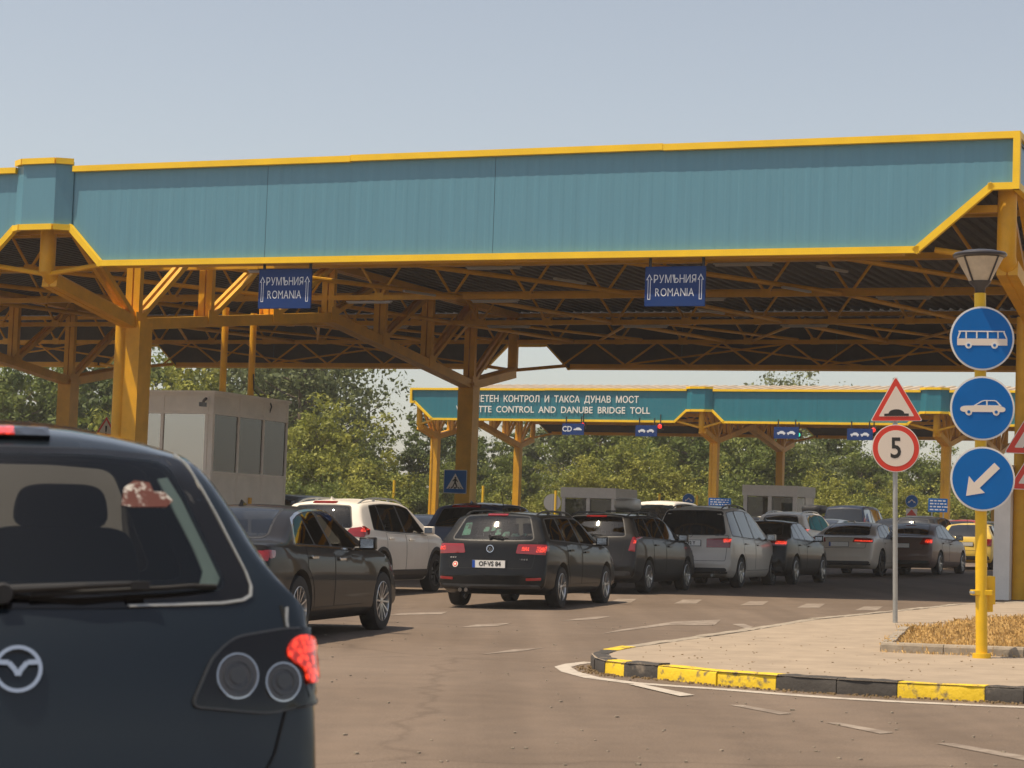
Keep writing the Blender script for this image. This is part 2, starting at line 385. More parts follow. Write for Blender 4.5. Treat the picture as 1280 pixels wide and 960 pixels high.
pol = [rais(p, .155) for p in pl] + [rais(p, .13) for p in reversed(pk)]
b = MB(); b.add(pol, [tuple(range(len(pol)))], "soil"); structure(b.build("planter_soil"))
def inside(pt, poly):
    x, y = pt; c = False; n = len(poly); j = n - 1
    for i in range(n):
        xi, yi = poly[i][0], poly[i][1]; xj, yj = poly[j][0], poly[j][1]
        if (yi > y) != (yj > y) and x < (xj - xi) * (y - yi) / (yj - yi) + xi: c = not c
        j = i
    return c
def blades(name, polys, count, hlo, hhi, base, mt, seed=1):
    random.seed(seed); vs = []; fs = []
    xs = [p.x for pl_ in polys for p in pl_]; ys = [p.y for pl_ in polys for p in pl_]; n = 0
    while n < count:
        x = random.uniform(min(xs), max(xs)); y = random.uniform(min(ys), max(ys))
        if not any(inside((x, y), [(p.x, p.y) for p in pl_]) for pl_ in polys): continue
        n += 1
        clump = 0.45 + 0.55 * (0.5 + 0.5 * math.sin(x * 5.1 + 1.3 * math.sin(y * 3.7)) * math.cos(y * 4.3 + x))
        for k in range(3):
            a = random.uniform(0, 6.28); h = random.uniform(hlo, hhi) * clump; t = random.uniform(.1, .75); wd = random.uniform(.0018, .0045)
            px = x + random.uniform(-.05, .05); py = y + random.uniform(-.05, .05); z = gz(px, py) + base
            dx, dy = math.cos(a), math.sin(a); o = len(vs)
            vs += [(px - dy * wd, py + dx * wd, z), (px + dy * wd, py - dx * wd, z), (px + dx * h * t * .4 + dy * wd * .7, py + dy * h * t * .4 - dx * wd * .7, z + h * .7), (px + dx * h * t, py + dy * h * t, z + h * (1 - .4 * t))]
            fs += [(o, o + 1, o + 2), (o, o + 2, o + 3)]
    bb = MB(); bb.add(vs, fs, mt); return bb.build(name)
g = blades("dry_grass", [pol], 9000, .02, .11, .145, "dry_grass"); g["kind"] = "stuff"
# thin weeds along joints of the pavement edge
wl = [rais(p, .12) for p in pl]
strip = [rais(p + Vector((0, -.10, 0)), .12) for p in pl] + [rais(p + Vector((0, -.01, 0)), .12) for p in reversed(pl)]
g = blades("weeds", [strip], 160, .02, .06, .115, "dry_grass", 7); g["kind"] = "stuff"

# painted markings
b = MB()
def stroke(pts, wd, mt="road_paint", dz=0.004):
    P = [ground_at(px, py) for px, py in pts]; vs = []
    for i, p in enumerate(P):
        d = (P[min(i + 1, len(P) - 1)] - P[max(i - 1, 0)]); d.z = 0; d.normalize(); n = Vector((-d.y, d.x, 0)) * wd / 2
        vs += [rais(p + n, dz), rais(p - n, dz)]
    b.add(vs, [(2 * i, 2 * i + 1, 2 * i + 3, 2 * i + 2) for i in range(len(P) - 1)], mt)
line = [(738, 828), (716, 830.5), (703, 834), (712, 840), (740, 847.5), (790, 854), (850, 858.5), (896, 861.5), (969, 867.5), (1045, 873), (1121, 877.5), (1231, 882.5), (1290, 885), (1400, 890)]
stroke(line, .15)
def quad(pts, mt, dz=0.004): flat_px(b, pts, dz, mt)
quad([(786, 855), (800, 854.5), (868, 868.5), (850, 870)], "road_paint", .008)
quad([(912, 881), (928, 881), (990, 891.5), (975, 893)], "worn_paint")
quad([(1032, 903), (1048, 903), (1118, 915.5), (1100, 917)], "worn_paint")
quad([(1170, 929), (1192, 929), (1300, 948), (1284, 951)], "worn_paint")
quad([(752, 792), (772, 787.5), (842, 777), (901, 774.5), (893, 781.5), (838, 781)], "worn_paint")
quad([(915, 780), (930, 779.5), (942, 784), (932, 785.5)], "worn_paint")
for x0, y in ((760, 750.5), (842, 751.5), (925, 753.5), (996, 756.5), (1068, 760)):
    quad([(x0, y + 3), (x0 + 12, y - 2), (x0 + 36, y - 2), (x0 + 28, y + 3)], "worn_paint")
quad([(485, 769), (500, 766.5), (560, 764.5), (552, 767.5)], "worn_paint")
quad([(575, 784), (596, 780.5), (640, 778.5), (622, 782.5)], "worn_paint")
quad([(700, 776), (735, 771.5), (765, 770), (745, 774)], "worn_paint")
quad([(600, 818), (640, 812), (680, 809.5), (650, 814)], "worn_paint")
structure(b.build("road_markings"))
# grit and litter along the kerb foot
random.seed(9); b = MB()
for k in range(420):
    i = random.randrange(0, 10); p = kb[i] + (kb[i + 1] - kb[i]) * random.random(); d = (kb[i + 1] - kb[i]).normalized()
    q = p + Vector((d.y, -d.x, 0)) * abs(random.gauss(0, .07)); s = random.uniform(.006, .02)
    b.box((q.x, q.y, gz(q.x, q.y) + s * .4), (s, s * random.uniform(.6, 1.4), s * .8), "soil", Matrix.Rotation(random.uniform(0, 6), 3, 'Z'))
for k in range(170):
    px = random.uniform(800, 1270); py = random.uniform(795, 850); q = ground_at(px, py, .118); s = random.uniform(.004, .014)
    if inside((q.x, q.y), island): b.box((q.x, q.y, q.z + s * .25), (s, s * random.uniform(.6, 1.6), s * .5), "soil", Matrix.Rotation(random.uniform(0, 6), 3, 'Z'))
for k in range(150):
    px = random.uniform(400, 1280); py = random.uniform(775, 960); q = ground_at(px, py); s = random.uniform(.008, .022)
    b.box((q.x, q.y, q.z + s * .3), (s, s * random.uniform(.6, 1.6), s * .5), "kerb_grey", Matrix.Rotation(random.uniform(0, 6), 3, 'Z'))
g = b.build("grit"); g["kind"] = "stuff"

# ================================================================ CANOPIES
def canopy(name, label, O, th, frames, uL, uR, zb, zt, zn, hw, sl, vc, vb, zj, zp, zm, vp, zne, hwe, sle, fmat, end_left, end_right, lite=False, bump_h=.15, bp=.21, tr=.12, bays=4, noff=0.0):
    root = empty(name, O, label, "toll canopy", rot=(0, 0, -th))
    V = vb + vc; X, Y, Z = Vector((1, 0, 0)), Vector((0, 1, 0)), Vector((0, 0, 1)); zd = zt - .33; zpur = zn + .03
    inner = [u + noff for u in frames if (u > uL + 1.5 or not end_left) and (u < uR - 1.5 or not end_right)]
    # ---- fascia outlines (u, z), one panel per bay so that sheet joints show
    bot = []
    if end_left: bot += [(uL, zne), (uL + 2 * hwe, zne), (uL + 2 * hwe + sle, zb)]
    else: bot += [(uL, zb)]
    for u in inner: bot += [(u - hw - sl, zb), (u - hw, zn), (u + hw, zn), (u + hw + sl, zb)]
    if end_right: bot += [(uR - 2 * hwe - sle, zb), (uR - 2 * hwe, zne), (uR, zne)]
    else: bot += [(uR, zb)]
    def zlow(u):
        for (a, za), (c, zc) in zip(bot, bot[1:]):
            if a <= u <= c: return za + (zc - za) * ((u - a) / (c - a) if c > a else 0)
        return zb
    joints = [uL] + [u + (frames[1] - frames[0]) * f for u in frames[:-1] for f in (.0, .38, .72)] + [uR]
    joints = sorted(set(j for j in joints if uL <= j <= uR))
    for side, v0 in (("front", 0.0), ("back", V)):
        for a, c in zip(joints, joints[1:]):
            if c - a < .3: continue
            # ribbed sheet: narrow vertical ribs that follow the cut-outs
            us = [a + .004]; pit = .25
            k = math.ceil((a + .01) / pit)
            while k * pit < c - .02:
                for e in ((0, 0), (.03, 1), (.09, 1), (.12, 0)): us.append(k * pit + e[0])
                k += 1
            us = sorted(x for x in us if a < x < c - .004) + [c - .004] + [p[0] for p in bot if a < p[0] < c - .004]
            us = sorted(set(us)); bb = MB(); vs = []
            for x in us:
                f = (x / pit) % 1.0 * pit; dep = .0022 if .02 < f < .10 else 0.0
                yv = v0 - (dep if side == "front" else -dep)
                vs += [(x, yv, zlow(x)), (x, yv, zt)]
            fs = [(2 * i, 2 * i + 2, 2 * i + 3, 2 * i + 1) for i in range(len(us) - 1)]
            n0 = len(vs); vs += [(p[0], v0 + (.05 if side == "front" else -.05), p[2]) for p in [Vector(q) for q in vs]]
            fs += [(n0 + 2 * i, n0 + 2 * i + 1, n0 + 2 * i + 3, n0 + 2 * i + 2) for i in range(len(us) - 1)]
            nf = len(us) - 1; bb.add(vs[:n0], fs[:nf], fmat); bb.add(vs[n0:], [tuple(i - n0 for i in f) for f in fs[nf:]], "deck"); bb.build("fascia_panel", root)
        sgn = 1 if side == "front" else -1
        for u in inner:   # projecting box over each frame
            bb = MB(); c = .30; P = [(u - hw, v0), (u - hw + c, v0 - sgn * bp), (u + hw - c, v0 - sgn * bp), (u + hw, v0)]
            P = [(p, q - sgn * .03) for p, q in P]
            vs = [(p, q, zn) for p, q in P] + [(p, q, zt + bump_h) for p, q in P]
            bb.add(vs, [(0, 1, 5, 4), (1, 2, 6, 5), (2, 3, 7, 6), (4, 5, 6, 7)], fmat); bb.build("notch_panel", root)
            bb = MB()
            top = [(u - hw - .3, v0 - sgn * .04, zt + .02)] + [(p, q - sgn * .02, zt + bump_h) for p, q in P] + [(u + hw + .3, v0 - sgn * .04, zt + .02)]
            for p, q in list(zip(top, top[1:]))[1:-1]: bb.bar(p, q, tr, tr, "yellow_trim")
            low = [(p, q - sgn * .02, zn) for p, q in P]
            for p, q in zip(low, low[1:]): bb.bar(p, q, tr, tr, "yellow_trim")
            bb.build("notch_trim", root)
        bb = MB(); off = v0 - sgn * .05
        for (a, za), (c, zc) in zip(bot, bot[1:]):
            if za == zc == zn and any(abs((a + c) / 2 - u) < .1 for u in inner): continue
            e = Vector((c - a, 0, zc - za)).normalized() * tr * .42
            bb.bar((a - e.x, off, za - e.z), (c + e.x, off, zc + e.z), tr, tr, "yellow_trim")
        us = [uL] + [x for u in inner for x in (u - hw, u + hw)] + [uR]
        for a, c in zip(us[::2], us[1::2]):
            n = max(1, round((c - a) / 6.5))
            for k in range(n):
                bb.bar((a + (c - a) * k / n + .004, off, zt + (k % 2) * .012), (a + (c - a) * (k + 1) / n - .004, off, zt + (k % 2) * .012), tr, tr, "yellow_trim")
        if end_right: bb.bar((uR, off - .002, zne - tr / 2), (uR, off - .002, zt + tr / 2), tr, tr * 1.02, "yellow_trim")
        if end_left: bb.bar((uL, off - .002, zne - tr / 2), (uL, off - .002, zt + tr / 2), tr, tr * 1.02, "yellow_trim")
        bb.build("edge_trim", root)
        bb = MB()   # eaves beam just inside the fascia
        cuts = [uL + .3] + [x for u in inner for x in (u - hw - sl - .2, u + hw + sl + .2)] + [uR - .3]
        for a, c in zip(cuts[::2], cuts[1::2]):
            a2 = a + (2 * hwe + sle if end_left and a < uL + 1 else 0); c2 = c - (2 * hwe + sle if end_right and c > uR - 1 else 0)
            bb.bar((a2, v0 + sgn * .28, zb + .02), (c2, v0 + sgn * .28, zb + .02), .22, .14, "yellow_steel")
        bb.build("eaves_beam", root)
    for e, uu, sg in ((end_left, uL, -1), (end_right, uR, 1)):
        if e:
            bb = MB(); bb.add([(uu, .04, zne), (uu, V - .04, zne), (uu, V - .04, zt), (uu, .04, zt)], [(0, 1, 2, 3)], fmat); bb.bar((uu, .04, zt), (uu, V, zt), tr, tr, "yellow_trim"); bb.bar((uu, .04, zne), (uu, V, zne), tr, tr, "yellow_trim"); bb.build("end_fascia", root)
    # ---- roof deck, corrugated across
    bb = MB(); pit = .5 if lite else .3; us = []; x = uL + .02
    while x < uR - .02:
        us += [(x, 0), (x + pit * .4, 0), (x + pit * .5, .07), (x + pit * .9, .07)]; x += pit
    vs = []; rows = [.1, vc * .6, V * .46, V * .5, V - vc * 1.05, V - .1]
    for u, h in us:
        for v in rows: vs.append((u, v, zd + h + .12 + (.0 if not lite else (.85 * (1 - abs(v / V * 2 - 1))))))
    n = len(rows); fs = []
    for i in range(len(us) - 1):
        for j in range(n - 1):
            if j == 1 and not lite and any(abs((us[i][0] + us[i + 1][0]) / 2 - u) < 1.5 for u in inner): continue
            fs.append((i * n + j, i * n + j + 1, (i + 1) * n + j + 1, (i + 1) * n + j))
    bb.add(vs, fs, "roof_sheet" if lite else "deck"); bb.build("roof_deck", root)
    # ---- frames
    st = "yellow_steel"
    for u in frames:
        cw = .50 if not lite else .34
        bb = MB(); g0 = -.35
        ck = .6 if lite else 1.0
        bb.box((u + .09 * ck, vc + .08 * ck, (zj + g0) / 2), (.42 * ck, .52 * ck, zj - g0), st)
        bb.tube([(u - .21 * ck, vc - .14 * ck, g0), (u - .21 * ck, vc - .14 * ck, zj)], .135 * ck, st, 16)
        bb.box((u + .02, vc, g0 + .38), (1.0, 1.1, .10), st)
        bb.build("column", root, smooth=40)
        bb = MB(); bb.box((u, vb, (zj + g0) / 2), (cw, cw, zj - g0), st); bb.box((u, vb, zj - .04), (cw + .08, cw + .08, .10), st)
        bb.build("column", root)
        for du in (-.10, .10):
            t = MB(); a = u + du; cd, cwid = (.26, .17) if not lite else (.24, .16)
            zt2 = zd - .02
            low = [(vp + .12, zp - .02), (vc, zj), ((vc + vb) / 2, zm), (vb, zj), (V - vp - .12, zp - .02)]
            for (v1, z1), (v2, z2) in zip(low, low[1:]): t.bar((a, v1, z1 - cd * .2), (a, v2, z2 - cd * .2), cwid, cd, st)
            t.bar((a, vp, zt2), (a, V - vp, zt2), cwid * .8, cd * .7, st)
            def zl(v):
                for (v1, z1), (v2, z2) in zip(low, low[1:]):
                    if v1 <= v <= v2: return z1 + (z2 - z1) * (v - v1) / (v2 - v1)
                return zp
            NP = 6; vsn = [vc + (vb - vc) * k / NP for k in range(NP + 1)]
            for k, v in enumerate(vsn):
                if zt2 - zl(v) > .35: t.bar((a, v, zl(v)), (a, v, zt2), cwid * .9, .16, st, up=(1, 0, 0))
            for k in range(NP):
                v1, v2 = vsn[k], vsn[k + 1]
                if True: t.bar((a, v1, zl(v1)), (a, v2, zt2), cwid * .6, .12, st)
                else: t.bar((a, v2, zl(v2)), (a, v1, zt2), cwid * .6, .12, st)
            t.bar((a, vc, zj), (a, vp, zt2), cwid * .6, .12, st); t.bar((a, vb, zj), (a, V - vp, zt2), cwid * .6, .12, st)
            t.build("frame_truss", root)
        for v in (vp, V - vp):
            pp = MB(); vv = vc if v < V / 2 else vb; zn2 = zne - .02 if (u > uR - 1.5 or u < uL + 1.5) else zn - .02
            pp.tube([(u, v, zn2 + .3), (u, v, zp + .12), (u, v + (vv - v) * .06, zp - .03), (u, v + (vv - v) * .95, zj + .02)], .17 if not lite else .14, st, 14)
            for dx in (-1, 1):
                ub = u + noff + dx * (hw + sl)
                if uL < ub < uR: pp.tube([(u, v, zp + .05), (ub, v + (.25 if v > V / 2 else -.25), zb + .04)], .055, st, 8)
            pp.build("corner_pipe", root, smooth=40)
    # ---- purlin trusses along u, at the quarter points
    for q in range(0, bays + 1):
        v = V * q / bays; v = min(max(v, .55), V - .55)
        t = MB(); ua = uL + .4; uc = uR - .4
        if True:
            t.bar((ua, v, zpur), (uc, v, zpur), .13, .13, st); t.bar((ua, v, zd - .02), (uc, v, zd - .02), .12, .12, st)
            p = 2.1 if not lite else 2.6; x = ua
            while x + p < uc:
                t.tube([(x, v, zpur), (x + p * .27, v, zd - .05)], .038, st, 8); t.tube([(x + p, v, zpur), (x + p * .73, v, zd - .05)], .038, st, 8); t.box((x, v, zpur + .02), (.26, .15, .20), st)
                x += p
        t.build("purlin_truss", root)
    if not lite:
        t = MB()
        for u in frames:      # lacing between the two planes of each frame
            vv = [vc + (vb - vc) * k / 12 for k in range(13)]
            for k in range(12):
                zz = lambda v: (zj + (zm - zj) * (v - vc) / ((vb - vc) / 2)) if v < (vc + vb) / 2 else (zm + (zj - zm) * (v - (vc + vb) / 2) / ((vb - vc) / 2))
                s1 = .10 if k % 2 else -.10; t.bar((u + s1, vv[k], zz(vv[k]) - .16), (u - s1, vv[k + 1], zz(vv[k + 1]) - .16), .05, .03, st)
                if k % 2 == 0: t.bar((u + .10, vv[k], zd - .1), (u - .10, vv[k + 1], zd - .1), .05, .03, st)
            for k in range(0, 7):
                v = vc + (vb - vc) * k / 6
                for du in (-.20, .20): t.box((u + du, v, zz(v) + .04), (.02, .42, .34), st)
        t.build("lattice", root)
        t = MB(); x = uL + .6; n = 0      # lattice in front of the rear fascia
        while x + 2.1 < uR:
            if not any(abs(x + 1.05 - u) < 2.2 for u in frames):
                t.tube([(x, V - .5, zb + .05), (x + 1.05, V - .5, zpur)], .034, st, 6); t.tube([(x + 2.1, V - .5, zb + .05), (x + 1.05, V - .5, zpur)], .034, st, 6)
                if n % 3 == 0: t.tube([(x, V - .4, zb + .08), (x + 5.4, V - .42, zpur - .02)], .03, st, 6)
                if n % 3 == 1: t.tube([(x + 5.4, V - .4, zb + .08), (x, V - .42, zpur - .02)], .03, st, 6)
            x += 2.1; n += 1
        t.build("rear_lattice", root)
        t = MB()
        for s0 in [frames[0] + k * 5.0 for k in range(0, 9)]:
            if s0 + 4 < uR: t.tube([(s0, V * .25, zpur), (s0 + 3.4, V * .5, zpur), (s0 + 6.6, V - .7, zpur + .02)], .06, st, 8)
        for s0 in [frames[0] + 2.5 + k * 5.0 for k in range(0, 8)]:
            if s0 + 3 < uR:
                t.tube([(s0, V - .7, zpur + .03), (s0 + 3.2, V * .75, zpur + .03)], .045, st, 8); t.tube([(s0 + 6.4, V - .7, zpur + .06), (s0 + 3.2, V * .75, zpur + .06)], .045, st, 8)
        t.build("wind_bracing", root)
        for q, us_ in ((1, (2.0, 7.6, 13.4)), (2, (1.2, 4.8, 10.3, 15.4)), (3, (-1.5, 2.4, 6.6, 11.2, 15.8))):
            for u in us_:
                t = MB(); t.box((u, V * q / bays, zpur - .13), (1.25, .09, .05), "tube_white"); t.box((u, V * q / bays, zpur - .10), (1.35, .06, .03), "galv"); t.build("strip_light", root)
        for u, v in ((3.4, V * .44), (8.3, V * .36), (13.2, V * .44), (9.6, V * .62), (15.0, V * .3)):
            t = MB(); d = Vector((3.3, V * .34, 0)).normalized(); c = Vector((u, v, zpur - .08)); t.bar(c - d * .55, c + d * .55, .09, .05, "tube_white"); t.build("strip_light", root)
    return root

CF = dict(zb=6.265, zt=8.242, zn=7.015, hw=.70, sl=.758, vc=3.948, vb=22.833, zj=5.462, zp=6.08, zm=6.581, vp=.537, zne=7.348, hwe=.215, sle=1.275)
O1 = Vector((-10.094, 44.835, 0)); TH1 = .395
c1 = canopy("toll_canopy", "near drive-through canopy with wide blue-green fascia on yellow steel trusses, sheltering the queue of cars", O1, TH1, [-14.5, 0.0, 20.012], -22.0, 20.262, fmat="fascia_blue", noff=.247, end_left=False, end_right=True, **CF)
def near(u, v, z): return O1 + Vector((u * math.cos(TH1) + v * math.sin(TH1), -u * math.sin(TH1) + v * math.cos(TH1), z))
# grey casing at the foot of the right column
b = MB(); b.box((20.012 - .48, 3.948 - .1, 1.15), (.30, .8, 2.9), "booth_panel"); b.box((20.012 - .48, 3.948 - .1, 2.62), (.34, .84, .06), "booth_frame"); b.build("column_casing", c1)

# far canopy
ZB2 = 6.05
P1 = at_z(570, 524, ZB2); P2 = at_z(1180, 531, ZB2)
d2 = (P2 - P1); d2.z = 0; d2.normalize(); TH2 = math.atan2(-d2.y, d2.x); n2 = Vector((-d2.y, d2.x, 0))
def far_u(px, py=500):
    d = ray(px, py); t = (P1 - Vector((0, 0, CAMH))).dot(n2) / d.dot(n2); return (d * t + Vector((0, 0, CAMH)) - P1).dot(d2)
O2 = Vector((P1.x, P1.y, 0)) + d2 * far_u(518); U0 = far_u(518)
uB, uC = far_u(875) - U0, far_u(1169) - U0
sc2 = 26.5
c2 = canopy("toll_canopy", "far drive-through canopy whose teal fascia carries white toll lettering, in front of the trees", O2, TH2, [0.15, uB, uC], -.15, uC + 9, zb=ZB2, zt=ZB2 + 1.42, zn=ZB2 + .50, hw=.62, sl=.55, vc=2.0, vb=11.2, zj=5.35, zp=5.75, zm=6.25, vp=.3, zne=ZB2 + .80, hwe=.10, sle=.95, fmat="fascia_teal", end_left=True, end_right=False, lite=True, tr=.10, bump_h=.10, bays=3)
b = MB(); ex = Vector((1, 0, 0)); ez = Vector((0, 0, 1))
def far_line(txt, px0, px1, zc, size, bold):
    u0, u1 = far_u(px0) - U0, far_u(px1) - U0
    vs, fs = text_tris(txt, size, bold=bold, align='LEFT'); xs = [v[0] for v in vs]; k = (u1 - u0) / (max(xs) - min(xs)); mn = min(xs)
    b.add([(u0 + (x - mn) * k, -.052, zc + y) for x, y in vs], fs, "sign_white")
far_line("ВИНЕТЕН  КОНТРОЛ  И  ТАКСА  ДУНАВ  МОСТ", 582, 799, ZB2 + .96, .42, .005)
far_line("VIGNETTE  CONTROL  AND  DANUBE  BRIDGE  TOLL", 571, 813.5, ZB2 + .47, .42, .005)
b.build("lettering", c2)

def fit_text(m, txt, wid, size, O, mt="letter_white"):
    cur = 0; L = []; O = Vector(O)
    for ch in txt:
        vs, fs = text_tris(ch, size * 1.08, bold=.0); xs = [v[0] for v in vs]; mn = min(xs); L.append(([(a - mn + cur, b_) for a, b_ in vs], fs)); cur += max(xs) - mn + size * .13
    cur -= size * .13; k = wid / cur
    for vs, fs in L: m.add([O + Vector(((a - cur / 2) * k, -.003, b_)) for a, b_ in vs], fs, mt)
# hanging direction signs
AX1 = Vector((math.cos(TH1), -math.sin(TH1), 0))
def plane_u(px, py, v, O, th):
    a = Vector((math.cos(th), -math.sin(th), 0)); n = Vector((math.sin(th), math.cos(th), 0)); d = ray(px, py); o = Vector((0, 0, CAMH))
    t = (O + n * v - o).dot(n) / d.dot(n); p = o + d * t; return (p - O).dot(a), p.z
def romania(px, py, wpx, hpx, label):
    u, z = plane_u(px, py, .10, O1, TH1); u1, _ = plane_u(px + wpx / 2, py, .10, O1, TH1); W = 2 * (u1 - u); H = W * hpx / wpx * .985
    r = empty("direction_sign", near(u, .10, z), label, "direction sign", "blue Romania signs hung from the near fascia", rot=(0, 0, -TH1))
    m = MB(); m.box((0, 0, 0), (W, .05, H), "sign_navy"); m.build("sign_panel", r, bevel=.008)
    for s in (-1, 1): m = MB(); m.box((s * W * .44, .06, H / 2 + .06), (.045, .04, .36), "sign_black"); m.build("hanger", r)
    m = MB(); O = (0, -.0275, 0)
    fit_text(m, "РУМЪНИЯ", W * .70, H * .26, (0, -.026, H * .17))
    fit_text(m, "ROMANIA", W * .64, H * .27, (0, -.026, -H * .16))
    for s in (-1, 1):
        x = s * W * .425; a = W * .052; h0, h1, h2 = -H * .33, H * .16, H * .31; k = .014
        pts = [(x - a * .45, h0), (x + a * .45, h0), (x + a * .45, h1), (x + a, h1), (x, h2), (x - a, h1), (x - a * .45, h1)]
        c = Vector((x, (h0 + h2) / 2)); inn = [(x + (p[0] - x) * .62 - 0, p[1] + (k if p[1] < 0 else (-k if p[1] < h2 - .01 else -k * 2.2)) + (k * 2.0 if abs(p[1] - h1) < 1e-6 and abs(p[0] - x) < a * .9 else (k * 1.7 if abs(p[1] - h1) < 1e-6 else 0))) for p in pts]
        m.ring(pts, inn, (0, -.026, 0), ex, ez, .003, "letter_white")
    m.build("lettering", r)
romania(356.5, 361, 66, 45, "navy blue Romania sign hanging near the left column of the near canopy")
romania(844, 358, 76, 49, "navy blue Romania sign hanging mid-span, above the silver minivan")

def car_icon(sc=1.0):
    body = [(-1, -.20), (-1, .0), (-.95, .06), (-.55, .12), (-.2, .36), (.42, .36), (.82, .08), (.98, .02), (1.0, -.2), (.80, -.2), (.72, -.2), (-.5, -.2)]
    return [(x * sc, y * sc) for x, y in body]
def lane_sign(px, py, wpx, hpx, label, cd=False):
    u, z = plane_u(px, py, -.3, O2, TH2); u1, _ = plane_u(px + wpx / 2, py, -.3, O2, TH2); W = 2 * (u1 - u); H = W * hpx / wpx
    p = O2 + d2 * u - n2 * .3
    r = empty("lane_sign", (p.x, p.y, z), label, "lane sign", "blue lane signs under the far canopy", rot=(0, 0, -TH2))
    m = MB(); m.box((0, 0, 0), (W, .06, H), "sign_navy"); m.build("sign_panel", r)
    
    for sx in (-.35, .35): m = MB(); m.box((W * sx, .05, H / 2 + .1), (.05, .04, .45), "sign_black"); m.build("hanger", r)
    m = MB()
    if cd:
        put_text(m, "CD", .34, (-W * .27, -.032, 0), ex, ez, .003, "letter_white", bold=.006)
        m.prism(rp([(W * .03 + (x + 1) * .19 * W, y * .2 * W - .0) for x, y in car_icon()], .01), (0, -.032, 0), ex, ez, .004, "letter_white")
    else:
        for s in (-1, 1):
            m.prism(rp([(s * W * .2 + x * .17 * W, y * .19 * W) for x, y in car_icon()], .01), (0, -.032, 0), ex, ez, .004, "letter_white")
        for s in (-1, 1):
            for q in (-.11, .11): m.prism(circ(.035 * W, 10, s * W * .2 + q * W, -.05 * W), (0, -.032, 0), ex, ez, .004, "letter_white")
    m.build("lettering", r)
lane_sign(716.5, 536.5, 27, 13, "small navy lane sign marked CD, leftmost under the far canopy", True)
lane_sign(808, 538.5, 27, 13, "small navy car lane sign with a red light, left of the far canopy's middle column")
lane_sign(983, 541, 31, 14, "small navy car lane sign beside the green light under the far canopy")
lane_sign(1075, 543, 32, 14, "small navy car lane sign under the far canopy, right behind the speed limit signs")
def lane_light(px, py, mt, label):
    u, z = plane_u(px, py, -.2, O2, TH2); p = O2 + d2 * u - n2 * .2
    r = empty("traffic_light", (p.x, p.y, z), label, "traffic light", "lane lights under the far canopy", rot=(0, 0, -TH2))
    m = MB(); m.box((0, .1, .0), (.26, .16, .30), "light_off"); m.box((0, .1, .35), (.05, .05, .4), "sign_black"); m.build("housing", r, bevel=.02)
    m = MB(); m.lathe([(.0, .0), (.05, .03), (.09, .02), (.10, 0)], mt, Matrix.Translation((0, .02, 0)) @ Matrix.Rotation(R(90), 4, 'X'), 16); m.build("lens", r, smooth=50)
lane_light(728, 531, "light_red", "red lane light at the right end of the CD lane sign")
lane_light(824.5, 533, "light_red", "red lane light left of the far canopy's middle column")
lane_light(997.5, 543.5, "light_green", "green lane light under the far canopy")
lane_light(1091.5, 537.5, "light_red", "red lane light just left of the speed limit sign")
